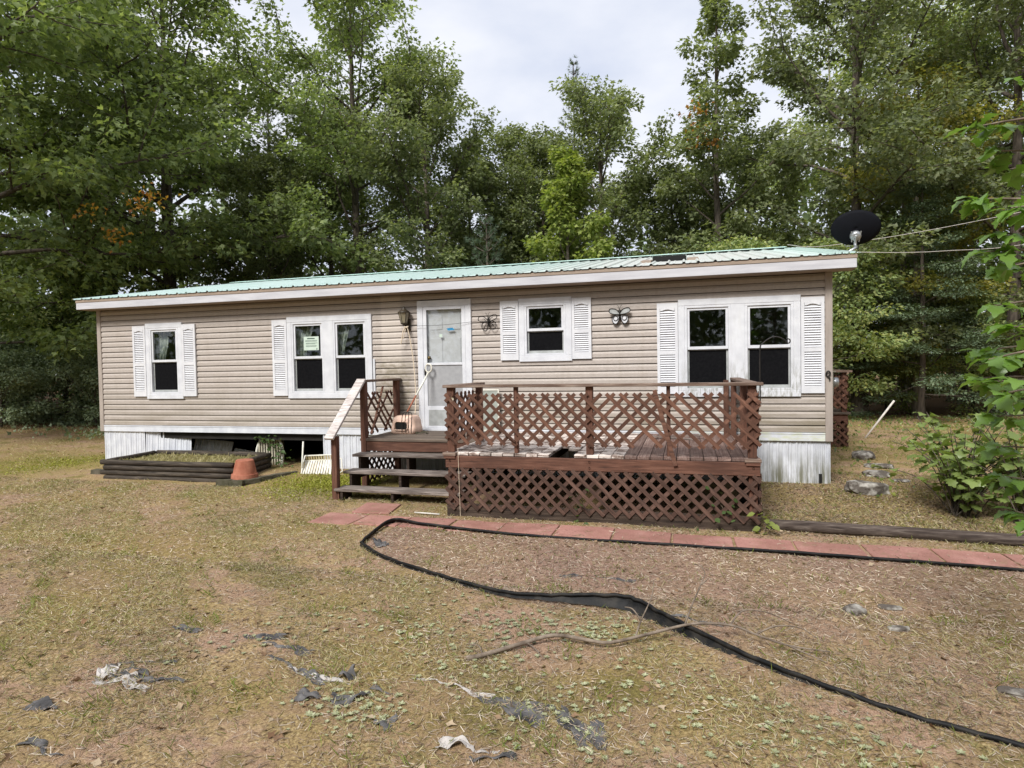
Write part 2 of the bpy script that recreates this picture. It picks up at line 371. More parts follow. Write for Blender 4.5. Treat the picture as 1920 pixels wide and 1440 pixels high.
def leafmat(name, cols, trans=0.45, rough=0.5, spec=0.35, tcol=1.6):
    m = N(name); g = m.n('ShaderNodeNewGeometry'); oi = m.n('ShaderNodeObjectInfo')
    n = len(cols); col = m.ramp(g.outputs['Random Per Island'], [(i / (n - 1), c) for i, c in enumerate(cols)])
    big = m.noise(m.coord('Position'), 0.55, 3)
    col = m.mix(1.0, col, m.ramp(big, [(0.3, 0.72), (0.7, 1.25)]), 'MULTIPLY')
    k = m.math('MULTIPLY_ADD', oi.outputs['Random'], 0.3); k.node.inputs[2].default_value = 0.85
    col = m.mix(1.0, col, k, 'MULTIPLY')
    b = m.bsdf(col, rough, None, spec)
    t = m.n('ShaderNodeBsdfTranslucent'); tc_ = m.mix(1.0, col, (1.25 * tcol / 1.6, 1.3 * tcol / 1.6, 0.6 * tcol / 1.6), 'MULTIPLY'); m.l(tc_, t.inputs['Color'])
    ms = m.n('ShaderNodeMixShader'); ms.inputs[0].default_value = trans
    m.l(b.outputs[0], ms.inputs[1]); m.l(t.outputs[0], ms.inputs[2])
    return m.done(ms)
M['oak'] = leafmat('oak_leaf', [(0.1423, 0.1874, 0.0758), (0.1976, 0.2544, 0.0979), (0.2511, 0.3114, 0.1247), (0.318, 0.3682, 0.1559)])
M['oak2'] = leafmat('oak_leaf_olive', [(0.1395, 0.1702, 0.0779), (0.1884, 0.226, 0.1039), (0.2371, 0.2734, 0.1298), (0.2999, 0.3279, 0.1576)])
M['grey_oak'] = leafmat('oak_leaf_grey', [(0.161, 0.1932, 0.0998), (0.2125, 0.2512, 0.132), (0.2705, 0.3059, 0.1642), (0.33, 0.3542, 0.1851)])
M['maple'] = leafmat('maple_leaf_bright', [(0.1495, 0.1966, 0.0449), (0.1955, 0.2513, 0.0598), (0.253, 0.295, 0.0748), (0.2875, 0.3168, 0.0897)])
M['shade'] = leafmat('understory_leaf', [(0.1588, 0.212, 0.0902), (0.2289, 0.2926, 0.1184), (0.301, 0.3561, 0.1466), (0.4239, 0.4239, 0.169)])
M['yellowing'] = leafmat('yellowing_leaf', [(0.169, 0.182, 0.0455), (0.247, 0.247, 0.0585), (0.351, 0.299, 0.065), (0.182, 0.2015, 0.0585)])
M['orange'] = leafmat('orange_leaf', [(0.42, 0.20, 0.03), (0.50, 0.27, 0.05), (0.34, 0.12, 0.03), (0.45, 0.30, 0.05)])
M['needle'] = leafmat('pine_needle', [(0.1063, 0.1562, 0.1), (0.1438, 0.2, 0.1313), (0.1812, 0.2375, 0.15)], 0.2)
M['needle_dk'] = leafmat('conifer_needle_dark', [(0.1121, 0.1587, 0.0966), (0.1552, 0.2104, 0.1207), (0.207, 0.2587, 0.1466)], 0.2)
M['sapling'] = leafmat('sapling_leaf', [(0.1625, 0.2762, 0.0406), (0.2275, 0.3575, 0.0488), (0.1137, 0.2113, 0.0488), (0.26, 0.39, 0.0569)], 0.4, 0.32, 0.5)
M['shrub'] = leafmat('shrub_leaf', [(0.0945, 0.1418, 0.0607), (0.135, 0.189, 0.0675), (0.189, 0.243, 0.0675), (0.324, 0.324, 0.081)], 0.35, 0.4, 0.45)
M['far'] = leafmat('far_leaf', [(0.1015, 0.1438, 0.0586), (0.1438, 0.1945, 0.0766), (0.203, 0.2453, 0.1013)], 0.25)
M['vine'] = leafmat('vine_leaf', [(0.05, 0.09, 0.03), (0.08, 0.13, 0.04), (0.10, 0.16, 0.05)])
M['weed'] = leafmat('weed_leaf', [(0.276, 0.297, 0.1625), (0.3565, 0.3685, 0.2125), (0.46, 0.462, 0.3)], 0.2)
M['grass'] = leafmat('grass_blade', [(0.2571, 0.2201, 0.1035), (0.3956, 0.3402, 0.176), (0.1978, 0.2001, 0.0725), (0.5736, 0.5002, 0.3105), (0.2374, 0.2351, 0.0828), (0.4945, 0.4202, 0.2277)], 0.25, 0.6, 0.2)
M['greengrass'] = leafmat('green_grass_blade', [(0.13, 0.17, 0.03), (0.18, 0.22, 0.04), (0.24, 0.26, 0.06)], 0.3, 0.6, 0.2)
M['litter'] = leafmat('dry_litter', [(0.1012, 0.0657, 0.0455), (0.2631, 0.1822, 0.1265), (0.4858, 0.3744, 0.2834), (0.1417, 0.0911, 0.0657), (0.6679, 0.5768, 0.4655), (0.3441, 0.2328, 0.167)], 0.1, 0.8, 0.1)
M['duff'] = leafmat('brown_duff', [(0.09, 0.065, 0.045), (0.16, 0.115, 0.08), (0.24, 0.18, 0.12), (0.30, 0.24, 0.16)], 0.1, 0.8, 0.1)
M['bush'] = leafmat('evergreen_bush_leaf', [(0.1716, 0.2178, 0.132), (0.2244, 0.2772, 0.165), (0.2904, 0.3432, 0.198)], 0.3)
M['deadleaf'] = leafmat('dead_leaf', [(0.16, 0.09, 0.05), (0.24, 0.15, 0.09), (0.34, 0.24, 0.15), (0.45, 0.36, 0.25)], 0.1, 0.8, 0.1)
M['moss'] = leafmat('moss_tuft', [(0.19, 0.2, 0.035), (0.27, 0.28, 0.05), (0.36, 0.36, 0.08)], 0.3, 0.8, 0.1)

# ------------------------------------------------------------------ ground
BED = [(2.9, -3.3), (0.66, -3.2), (-1.92, -3.14), (-2.88, -3.02), (-3.3, -2.95), (-3.3, -3.45), (-3.2, -3.85), (-2.82, -4.18), (-2.22, -4.51), (-1.79, -4.73), (-1.32, -4.9),
       (-0.97, -5.0), (-0.46, -5.08), (0.03, -5.36), (0.61, -5.74), (0.96, -5.94), (1.51, -6.14), (2.6, -6.4), (5, -6.0), (5, -3.4)]
def in_poly(px, py_, poly):
    c = np.zeros(px.shape, bool); n = len(poly)
    for i in range(n):
        x1, y1 = poly[i]; x2, y2 = poly[(i + 1) % n]
        t = ((y1 > py_) != (y2 > py_)) & (px < (x2 - x1) * (py_ - y1) / (y2 - y1 + 1e-12) + x1)
        c ^= t
    return c
xs = np.unique(np.concatenate([np.linspace(-420, -40, 12), np.linspace(-40, -12, 60), np.linspace(-12, 5, 230), np.linspace(5, 25, 50), np.linspace(25, 420, 14)]))
ys = np.unique(np.concatenate([np.linspace(-420, -25, 10), np.linspace(-25, -9, 30), np.linspace(-9, 1, 170), np.linspace(1, 30, 60), np.linspace(30, 420, 14)]))
X, Y = np.meshgrid(xs, ys); Z = gz(X, Y)
nx, ny = len(xs), len(ys)
vv = np.stack([X.ravel(), Y.ravel(), Z.ravel()], 1)
ii = (np.arange(ny - 1)[:, None] * nx + np.arange(nx - 1)[None, :]).ravel()
ff = np.stack([ii, ii + 1, ii + nx + 1, ii + nx], 1)
def npmesh(name, v, f, mat, smooth=False):
    me = bpy.data.meshes.new(name)
    me.vertices.add(len(v)); me.vertices.foreach_set('co', np.ascontiguousarray(v, np.float32).ravel())
    k = f.shape[1]; me.loops.add(f.size); me.loops.foreach_set('vertex_index', np.ascontiguousarray(f, np.int32).ravel())
    me.polygons.add(len(f)); me.polygons.foreach_set('loop_start', np.arange(0, f.size, k, dtype=np.int32))
    try: me.polygons.foreach_set('loop_total', np.full(len(f), k, np.int32))
    except Exception: pass
    if smooth: me.polygons.foreach_set('use_smooth', np.ones(len(f), bool))
    if mat is not None: me.materials.append(mat)
    me.update(calc_edges=True); return me
gm = npmesh('ground', vv, ff, None, True)
bed = (in_poly(X.ravel(), Y.ravel(), BED) * (0.3 + 0.7 * sm(-5.1, -4.1, Y.ravel() - 0.25 * X.ravel()))).astype(np.float32)
moss = (np.exp(-(((X + 5.2) / 1.1) ** 2 + ((Y + 1.3) / 0.75) ** 2)) + np.exp(-(((X + 11.9) / 1.3) ** 2 + ((Y + 0.3) / 1.3) ** 2))).ravel()
wood_ = (sm(9.5, 13, Y) + sm(-13.5, -17, X) * sm(1, 5, Y) + sm(9, 13, X) * sm(7, 11, Y)).ravel()
ca = gm.color_attributes.new('zone', 'FLOAT_COLOR', 'POINT')
ca.data.foreach_set('color', np.stack([bed, np.clip(moss, 0, 1), np.clip(wood_, 0, 1), np.ones_like(bed)], 1).astype(np.float32).ravel())
m = N('ground_soil_grass'); at = m.n('ShaderNodeAttribute', attribute_name='zone'); sep = m.n('ShaderNodeSeparateColor'); m.l(at.outputs['Color'], sep.inputs[0])
p = m.coord('Position')
big = m.noise(p, 0.55, 3, 0.6); mid = m.noise(p, 2.6, 4, 0.62); fin = m.noise(p, 55, 5, 0.75); fin2 = m.noise(m.coord('Position', (1, 1.6, 1)), 120, 4, 0.75)
straw = m.ramp(fin, [(0.28, srgb(70, 56, 40)), (0.44, srgb(136, 114, 82)), (0.60, srgb(180, 156, 116)), (0.76, srgb(224, 206, 172))])
soil = m.ramp(fin2, [(0.28, srgb(80, 60, 48)), (0.5, srgb(156, 126, 104)), (0.72, srgb(212, 184, 160))])
olive = m.ramp(fin, [(0.3, srgb(74, 64, 38)), (0.55, srgb(138, 120, 72)), (0.75, srgb(180, 162, 108))])
mulch = m.ramp(fin2, [(0.28, srgb(72, 54, 45)), (0.5, srgb(140, 112, 97)), (0.72, srgb(194, 168, 150))])
col = m.mix(m.ramp(mid, [(0.44, 0.0), (0.56, 1.0)]), straw, soil)
col = m.mix(m.math('MULTIPLY', m.ramp(big, [(0.42, 0.0), (0.62, 1.0)]), 0.75), col, olive)
mp_ = m.noise(m.coord('Position', (1, 1, 1)), 1.35, 5, 0.65)
col = m.mix(m.ramp(mp_, [(0.54, 0.0), (0.64, 0.75)]), col, m.ramp(fin, [(0.3, srgb(72, 70, 34)), (0.55, srgb(112, 104, 56)), (0.75, srgb(146, 136, 86))]))
col = m.mix(m.math('MULTIPLY', sep.outputs[0], m.ramp(big, [(0.35, 1.0), (0.75, 0.35)])), col, mulch)
mossc = m.ramp(fin, [(0.3, srgb(84, 82, 30)), (0.6, srgb(128, 122, 54)), (0.75, srgb(156, 148, 86))])
col = m.mix(m.math('MULTIPLY', sep.outputs[1], m.ramp(mid, [(0.32, 0.2), (0.5, 1.0)])), col, mossc)
duff = m.ramp(fin, [(0.3, srgb(60, 44, 32)), (0.55, srgb(112, 86, 62)), (0.75, srgb(152, 128, 96))])
col = m.mix(sep.outputs[2], col, duff)
hgt = m.math('ADD', m.math('MULTIPLY', fin, 1.0), m.math('MULTIPLY', fin2, 0.6))
gm.materials.append(m.done(m.bsdf(col, 0.95, m.bump(hgt, 0.7, 0.012), 0.1)))
ground = bpy.data.objects.new('ground', gm); COL.objects.link(ground); ground['kind'] = 'structure'

# ------------------------------------------------------------------ house
XL, XR, YB = -11.10, 1.965, 8.45      # outer corners of the box, rear wall
ZB, ZT = 0.60, 2.965                  # floor band bottom, soffit
RIDGE_Y, RIDGE_Z, EAVE_Y, EAVE_Z = 4.2, 4.03, -0.33, 3.155
house = thing('mobile_home', 'long beige vinyl sided mobile home with green metal roof and white shutters', 'house', (-4.5, 4.2, 0))
WINS = [  # x0, x1, z0, z1, units
    (-9.921, -9.073, 1.234, 2.670, 1), (-6.796, -5.132, 1.234, 2.670, 2), (-2.537, -1.690, 1.803, 2.799, 1), (-0.097, 1.567, 1.234, 2.670, 2)]
DOOR = (-4.282, -3.337, 0.72, 2.844)
holes = [(x0 + 0.05, x1 - 0.05, z0 + 0.05, z1 - 0.05) for x0, x1, z0, z1, n in WINS] + [(DOOR[0] + 0.04, DOOR[1] - 0.04, 0.60, DOOR[3] - 0.05)]
def segs(x0, x1, za, zb):
    s = [(x0, x1)]
    for a, b, c, d in holes:
        if d > za + 0.02 and c < zb - 0.02:
            t = []
            for p_, q_ in s:
                if b <= p_ or a >= q_: t.append((p_, q_)); continue
                if a - p_ > 0.02: t.append((p_, a))
                if q_ - b > 0.02: t.append((b, q_))
            s = t
    return s
# backing with the same openings; its dark colour stands for shadow under each lap
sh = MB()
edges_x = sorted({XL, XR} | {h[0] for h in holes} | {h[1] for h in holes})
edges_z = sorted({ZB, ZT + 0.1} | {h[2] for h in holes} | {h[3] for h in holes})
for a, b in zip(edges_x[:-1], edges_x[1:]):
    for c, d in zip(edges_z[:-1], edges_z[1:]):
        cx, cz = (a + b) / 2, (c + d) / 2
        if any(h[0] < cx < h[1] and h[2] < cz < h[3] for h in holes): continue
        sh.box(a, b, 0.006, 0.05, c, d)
sh.build('lap_shade_backing', M['lap_shade'], house)
def plank_mesh(L):
    # lapped vinyl board, lip at the bottom, seen end profile in YZ
    v = []
    for x in (0, L): v += [(x, -0.021, 0.0), (x, -0.020, 0.056), (x, 0.000, 0.094), (x, 0.004, 0.094), (x, 0.004, 0.0)]
    f = [(0, 5, 6, 1), (1, 6, 7, 2), (2, 7, 8, 3), (4, 9, 5, 0), (3, 8, 9, 4), (0, 1, 2, 3, 4), (9, 8, 7, 6, 5)]
    return MB().add(v, f).mesh('siding_board', M['siding'])
PITCH = (ZT - 0.73) / 22
for i in range(22):
    z = 0.73 + i * PITCH
    rs = segs(XL + 0.075, XR - 0.075, z, z + PITCH)
    for a, b in rs:
        cuts = [a]
        if b - a > 4.2: cuts.append(a + (b - a) * random.uniform(0.4, 0.6))
        cuts.append(b)
        for j in range(len(cuts) - 1):
            o = place(plank_mesh(cuts[j + 1] - cuts[j] + (0.01 if j < len(cuts) - 2 else 0)), 'siding_board', house,
                      (cuts[j], -0.0015 * j, z), (random.uniform(-0.006, 0.006), random.uniform(-0.0006, 0.0006), 0))
# side and rear walls
wl = MB(); wl.box(XL, XL + 0.05, 0.06, YB, ZB, ZT + 0.1); wl.box(XR - 0.05, XR, 0.06, YB, ZB, ZT + 0.1); wl.box(XL + 0.051, XR - 0.051, YB - 0.05, YB, ZB, ZT + 0.1)
wl.build('wall', M['siding'], house)
ge = MB()
for x0, x1 in ((XL, XL + 0.05), (XR - 0.05, XR)):
    pr = [(0.06, ZT + 0.102), (YB, ZT + 0.102), (RIDGE_Y, RIDGE_Z - 0.16)]
    ge.add([(x0, y, z) for y, z in pr] + [(x1, y, z) for y, z in pr], [(0, 1, 2), (5, 4, 3), (0, 3, 4, 1), (1, 4, 5, 2), (2, 5, 3, 0)])
ge.build('gable_wall', M['siding'], house)
for xc in (XL, XR):
    s = 1 if xc < 0 else -1
    MB().box(min(xc - s * 0.012, xc + s * 0.082), max(xc - s * 0.012, xc + s * 0.082), -0.034, 0.058, 0.60, ZT - 0.002).build('corner_post', M['corner'], house, bevel=0.004)
    MB().box(min(xc - s * 0.010, xc + s * 0.002), max(xc - s * 0.010, xc + s * 0.002), 0.059, 0.13, 0.60, ZT - 0.002).build('corner_post', M['corner'], house)
# band, soffit, fascia
bd = MB(); bd.box(XL + 0.083, XR - 0.083, -0.030, 0.004, 0.602, 0.700); bd.box(XL + 0.083, XR - 0.083, -0.036, 0.003, 0.7005, 0.722)
bd.build('skirt_band', M['skirt'], house, bevel=0.003)
MB().box(-11.25, 2.21, -0.298, -0.02, ZT, ZT + 0.012).build('soffit', M['drip'], house)
MB().box(-11.255, 2.212, -0.325, -0.299, 2.970, 3.098).build('fascia', M['fascia'], house, bevel=0.003)
MB().box(-11.262, 2.218, -0.333, -0.300, 3.0985, 3.150).build('drip_edge', M['drip'], house, bevel=0.002)
for xx in (-11.262, 2.200):   # rake boards
    rk = MB(); rk.bar((xx + 0.009, -0.29, 3.06), (xx + 0.009, RIDGE_Y, RIDGE_Z - 0.10), 0.018, 0.16); rk.bar((xx + 0.009, 8.7, 3.06), (xx + 0.009, RIDGE_Y, RIDGE_Z - 0.10), 0.018, 0.16)
    rk.build('rake_board', M['fascia'], house)
# metal roof panels, four ribs each
slope = (RIDGE_Z - EAVE_Z) / (RIDGE_Y - EAVE_Y)
RIB = 0.2286
def roof_panel(sgn):
    prof = []
    for k in range(4):
        o = k * RIB
        prof += [(o, 0.004), (o + 0.014, 0.026), (o + 0.036, 0.026), (o + 0.05, 0.004), (o + 0.095, 0.004), (o + 0.105, 0.009), (o + 0.125, 0.009), (o + 0.135, 0.004)]
    prof.append((4 * RIB, 0.004))
    ya, yb = (EAVE_Y - 0.02, RIDGE_Y) if sgn > 0 else (2 * RIDGE_Y - EAVE_Y + 0.02, RIDGE_Y)
    za = EAVE_Z - 0.02 * slope
    v = [(x, ya, za + z) for x, z in prof] + [(x, yb, RIDGE_Z + z) for x, z in prof]
    n = len(prof)
    return MB().add(v, [(i, i + 1, n + i + 1, n + i) if sgn > 0 else (n + i, n + i + 1, i + 1, i) for i in range(n - 1)]).mesh('roof_panel', M['roof'])
for sgn in (1, -1):
    me = roof_panel(sgn); x = -11.33; i = 0
    while x < 2.24:
        place(me, 'roof_panel', house, (x, 0, 0.003 * (i % 2)), (0, 0, 0), (1 if x + 4 * RIB < 2.3 else (2.27 - x) / (4 * RIB), 1, 1)); x += 4 * RIB - 0.03; i += 1
rc = MB(); rc.bar((-11.35, RIDGE_Y - 0.11, RIDGE_Z + 0.028), (1.98, RIDGE_Y - 0.11, RIDGE_Z + 0.028), 0.24, 0.008, (0, -slope, 1)); rc.bar((-11.35, RIDGE_Y + 0.11, RIDGE_Z + 0.028), (1.98, RIDGE_Y + 0.11, RIDGE_Z + 0.028), 0.24, 0.008, (0, slope, 1))
rc.build('ridge_cap', M['ridge'], house)
# roof vent near the ridge: a dark slot with tan flashings
vt = MB(); vt.box(-0.50, 0.02, 0.95, 1.5, 3.36, 3.497); vt.build('roof_vent', M['black'], house)
fl = MB(); fl.box(-0.515, 0.035, 1.0, 1.62, 3.498, 3.506); fl.build('vent_cover', M['ridge'], house)
for a, b in ((-0.70, -0.525), (0.045, 0.22)):
    MB().add([(a, 0.85, 3.36), (b, 0.85, 3.36), (b, 1.6, 3.50), (a, 1.6, 3.50), (a, 0.85, 3.414), (b, 0.85, 3.414), (b, 1.6, 3.558), (a, 1.6, 3.558)],
             [(0, 3, 2, 1), (4, 5, 6, 7), (0, 1, 5, 4), (1, 2, 6, 5), (2, 3, 7, 6), (3, 0, 4, 7)]).build('flashing', M['drip'], house)
# floor slab, ceiling and rooms
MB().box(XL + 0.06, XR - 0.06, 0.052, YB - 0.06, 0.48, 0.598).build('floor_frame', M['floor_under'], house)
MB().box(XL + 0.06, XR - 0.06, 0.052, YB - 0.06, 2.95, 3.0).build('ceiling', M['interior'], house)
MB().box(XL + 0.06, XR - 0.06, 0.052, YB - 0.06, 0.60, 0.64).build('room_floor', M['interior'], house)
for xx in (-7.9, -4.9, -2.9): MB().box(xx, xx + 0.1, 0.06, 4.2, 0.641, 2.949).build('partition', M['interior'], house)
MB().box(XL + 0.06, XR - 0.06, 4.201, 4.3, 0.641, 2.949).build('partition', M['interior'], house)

# windows
def frame_mb(x0, x1, z0, z1, w, ya, yb, wb=None, wt=None):
    wb = wb or w; wt = wt or w; b = MB()
    b.box(x0, x1, ya, yb, z0, z0 + wb); b.box(x0, x1, ya, yb, z1 - wt, z1)
    b.box(x0, x0 + w, ya, yb, z0 + wb, z1 - wt); b.box(x1 - w, x1, ya, yb, z0 + wb, z1 - wt); return b
def unit(win, a, b, z0, z1):
    frame_mb(a, b, z0, z1, 0.036, -0.044, 0.05).build('window_frame', M['trim'], win, bevel=0.003)
    zm = (z0 + z1) / 2 + 0.0
    up = frame_mb(a + 0.037, b - 0.037, zm - 0.02, z1 - 0.037, 0.034, -0.028, 0.0, 0.044, 0.034).build('upper_sash', M['trim'], win, bevel=0.002)
    MB().box(a + 0.072, b - 0.072, -0.016, -0.012, zm + 0.025, z1 - 0.072).build('pane', M['glass'], win)
    frame_mb(a + 0.037, b - 0.037, z0 + 0.037, zm - 0.022, 0.026, 0.002, 0.03, 0.042, 0.012).build('lower_sash', M['sashgrey'], win, bevel=0.002)
    MB().box(a + 0.064, b - 0.064, 0.012, 0.016, z0 + 0.080, zm - 0.035).build('pane', M['glass'], win)
    MB().box(a + 0.064, b - 0.064, 0.006, 0.008, z0 + 0.080, zm - 0.035).build('insect_screen', M['screen'], win)
def window(x0, x1, z0, z1, n):
    T = 0.092
    c = MB()
    c.box(x0, x1, -0.048, 0.004, z1 - T, z1); c.box(x0, x1, -0.048, 0.004, z0, z0 + T)
    c.box(x0, x0 + T, -0.046, 0.004, z0 + T, z1 - T); c.box(x1 - T, x1, -0.046, 0.004, z0 + T, z1 - T)
    if n == 2: c.box((x0 + x1) / 2 - 0.095, (x0 + x1) / 2 + 0.095, -0.046, 0.004, z0 + T, z1 - T)
    win = c.build('window', M['trim'], house, bevel=0.004)
    if n == 1: unit(win, x0 + T, x1 - T, z0 + T, z1 - T)
    else:
        xm = (x0 + x1) / 2
        unit(win, x0 + T, xm - 0.095, z0 + T, z1 - T); unit(win, xm + 0.095, x1 - T, z0 + T, z1 - T)
    return win
wins = [window(*q) for q in WINS]
# shutters
def shutter(x0, z0, h, wd=0.300):
    b = MB(); s = 0.042; mid = z0 + h * 0.455
    ya, yb = -0.050, -0.018
    b.box(x0, x0 + s, ya, yb, z0, z0 + h); b.box(x0 + wd - s, x0 + wd, ya, yb, z0, z0 + h)
    b.box(x0 + s, x0 + wd - s, ya, yb, z0, z0 + 0.105); b.box(x0 + s, x0 + wd - s, ya, yb, z0 + h - 0.075, z0 + h)
    b.box(x0 + s, x0 + wd - s, ya, yb, mid - 0.03, mid + 0.03); b.box(x0 + s, x0 + wd - s, -0.024, -0.019, z0 + 0.106, z0 + h - 0.076)
    # raised arch under the top rail
    n = 9; t = []
    for k in range(n):
        q = k / (n - 1); xx = x0 + s + 0.004 + (wd - 2 * s - 0.008) * q
        t.append((xx, z0 + h - 0.114 + 0.022 * max(0, math.sin(math.pi * (q * 1.3 - 0.15)))))
    v = [(x, ya - 0.001, z) for x, z in t] + [(x, ya - 0.001, z0 + h - 0.074) for x, z in t]
    v += [(x, -0.03, z) for x, z in t] + [(x, -0.03, z0 + h - 0.074) for x, z in t]
    f = [(i, i + 1, n + i + 1, n + i) for i in range(n - 1)] + [(2 * n + i + 1, 2 * n + i, i, i + 1)[::-1] for i in range(n - 1)]
    b.add(v, f)
    o = b.build('shutter', M['shutter'], house, bevel=0.0)
    def louvers(za, zb):
        k = int(round((zb - za) / 0.0335)); st = (zb - za) / k
        for i in range(k):
            place(LOUV, 'louver', o, (x0 + wd / 2, -0.036, za + (i + 0.5) * st), (R(-38), 0, 0), ((wd - 2 * s + 0.004), 1, 1))
    louvers(z0 + 0.108, mid - 0.032); louvers(mid + 0.032, z0 + h - 0.116)
LOUV = MB().box(-0.5, 0.5, -0.0035, 0.0035, -0.017, 0.017).mesh('louver', M['shutter'])
ST, SB = 2.629, 1.283
for x in (-10.225, -9.073 + 0.004, -7.100, -0.401, 1.567 + 0.004): shutter(x, SB, ST - SB)
for x in (-2.843, -1.686): shutter(x, 1.832, 0.94)
# door with storm door
dx0, dx1, dz0, dz1 = DOOR
c = MB(); T = 0.10
c.box(dx0, dx1, -0.050, 0.004, dz1 - T, dz1); c.box(dx0, dx0 + T, -0.050, 0.004, 0.70, dz1 - T); c.box(dx1 - T, dx1, -0.050, 0.004, 0.70, dz1 - T)
c.box(dx0 + T + 0.001, dx1 - T - 0.001, -0.072, 0.06, 0.690, 0.735)
casing = c.build('door_frame', M['trim'], house, bevel=0.004)
a, b, z0, z1 = dx0 + T + 0.002, dx1 - T - 0.002, 0.738, dz1 - T - 0.002
sd = MB(); sd.box(a, a + 0.062, -0.046, -0.016, z0, z1); sd.box(b - 0.062, b, -0.046, -0.016, z0, z1); sd.box(a + 0.062, b - 0.062, -0.046, -0.016, z1 - 0.055, z1)
sd.box(a + 0.062, b - 0.062, -0.046, -0.016, z0, z0 + 0.36); sd.box(a + 0.062, b - 0.062, -0.046, -0.016, 1.775, 1.815)
storm = sd.build('storm_door', M['trim'], house, bevel=0.003)
MB().box(a + 0.063, b - 0.063, -0.03, -0.026, 1.816, z1 - 0.056).build('pane', M['glass'], storm)
MB().box(a + 0.063, b - 0.063, -0.03, -0.026, z0 + 0.361, 1.774).build('insect_screen', M['door_low'], storm)
MB().box(a + 0.075, b - 0.075, -0.049, -0.0465, z0 + 0.04, z0 + 0.30).build('kick_panel', M['sashgrey'], storm)
dr = MB(); dr.box(dx0 + 0.06, dx1 - 0.06, 0.02, 0.055, 0.74, dz1 - 0.06); door = dr.build('door', M['door'], house)
pan = []
for zc, zd in ((2.36, 2.60), (1.55, 2.22), (0.9, 1.40)):
    for xa in (a + 0.10, (a + b) / 2 + 0.05):
        MB().box(xa, xa + 0.22, 0.012, 0.0195, zc, zd).build('door_panel', M['door'], door, bevel=0.006)
kb = MB().lathe([(0.0, -0.035), (0.022, -0.03), (0.03, -0.015), (0.026, 0.0), (0.012, 0.006), (0.012, 0.03), (0.028, 0.032), (0.028, 0.036)], n=14).mesh('door_knob', M['brass'], True)
place(kb, 'door_knob', door, (a + 0.092, -0.014 + 0.0, 1.90), (R(-90), 0, 0))
hd = MB(); hd.tube([(a + 0.03, -0.048, 1.60), (a + 0.03, -0.075, 1.62), (a + 0.03, -0.078, 1.70), (a + 0.03, -0.05, 1.73)], 0.009, 8); hd.box(a + 0.018, a + 0.042, -0.050, -0.0462, 1.55, 1.75)
hd.build('handle', M['iron'], storm)
tp = MB().add([(-3.77, -0.0312, 2.375), (-3.66, -0.0312, 2.385), (-3.625, -0.0312, 2.345), (-3.74, -0.0312, 2.340)], [(0, 1, 2, 3), (3, 2, 1, 0)][:1]).build('tape_strip', M['tape'], storm)
MB().box(-3.895, -3.845, -0.0322, -0.0312, 2.235, 2.285).build('paper_scrap', M['paper'], storm)
# mossy threshold strips under the door
for i, zz in enumerate((0.60, 0.645)): MB().box(dx0, dx1, -0.040 - 0.003 * i, 0.0, zz, zz + 0.04).build('threshold_board', M['skirt'], house, bevel=0.004)
MB().box(-5.118, -5.082, -0.040, -0.001, 1.26, 1.90).build('trim_strip', M['trim'], house, bevel=0.003)
# skirting panels (vertical ribs)
def skirt_panel(L, h):
    v = []; x = 0.0; pr = []
    while x < L - 1e-6:
        for dx, dy in ((0, 0), (0.012, -0.012), (0.030, -0.012), (0.042, 0), (0.052, 0), (0.062, -0.007), (0.074, -0.007), (0.084, 0)):
            if x + dx < L: pr.append((x + dx, dy))
        x += 0.125
    pr.append((L, 0.0)); n = len(pr)
    v = [(q, d, 0) for q, d in pr] + [(q, d, h) for q, d in pr] + [(q, d + 0.004, 0) for q, d in pr] + [(q, d + 0.004, h) for q, d in pr]
    f = [(i, i + 1, n + i + 1, n + i) for i in range(n - 1)] + [(2 * n + i, 3 * n + i, 3 * n + i + 1, 2 * n + i + 1) for i in range(n - 1)]
    return MB().add(v, f).mesh('skirting_panel', M['skirt'])
SK = skirt_panel(0.99, 0.66)
place(SK, 'skirting_panel', house, (-11.05, 0.006, -0.03))
x = -6.15
while x < 1.9:
    L = min(0.99, 1.95 - x); place(SK, 'skirting_panel', house, (x, 0.008, -0.05), (R(random.uniform(-0.8, 0.8)), 0, 0), (L / 0.99, 1, 1)); x += 0.985
MB().box(1.94, 1.956, 0.02, YB - 0.2, -0.05, 0.60).build('skirting_side', M['skirt'], house)
MB().box(-11.07, -11.052, 0.02, YB - 0.2, -0.05, 0.60).build('skirting_side', M['skirt'], house)
# buckled and fallen panels beside the hole
b1 = skirt_panel(1.0, 0.66)
o = place(b1, 'skirting_panel', house, (-10.065, 0.006, -0.04), (R(-2), R(1.0), R(4.5))); o['label'] = 'buckled skirting panel pushed in beside the hole'
SK2 = skirt_panel(0.75, 0.5); SK2.materials[0] = M['skirt_bent']
o = place(SK2, 'skirting_panel', house, (-9.25, 0.22, -0.03), (R(-22), R(6), R(16))); o['label'] = 'fallen grey skirting panel leaning into the crawl space'
o = place(SK2, 'skirting_panel', house, (-8.55, 0.42, -0.08), (R(-34), R(8), R(4)), (0.75, 1, 0.75)); o['label'] = 'fallen grey skirting panel leaning into the crawl space'
hole = MB().box(1.80, 1.84, -0.009, -0.006, -0.03, 0.14).build('torn_gap', M['black'], house)
# dark rear boundary of the crawl space
MB().box(XL + 0.2, XR - 0.2, 3.6, 3.64, -0.05, 0.478).build('crawl_space_wall', M['floor_under'], house)

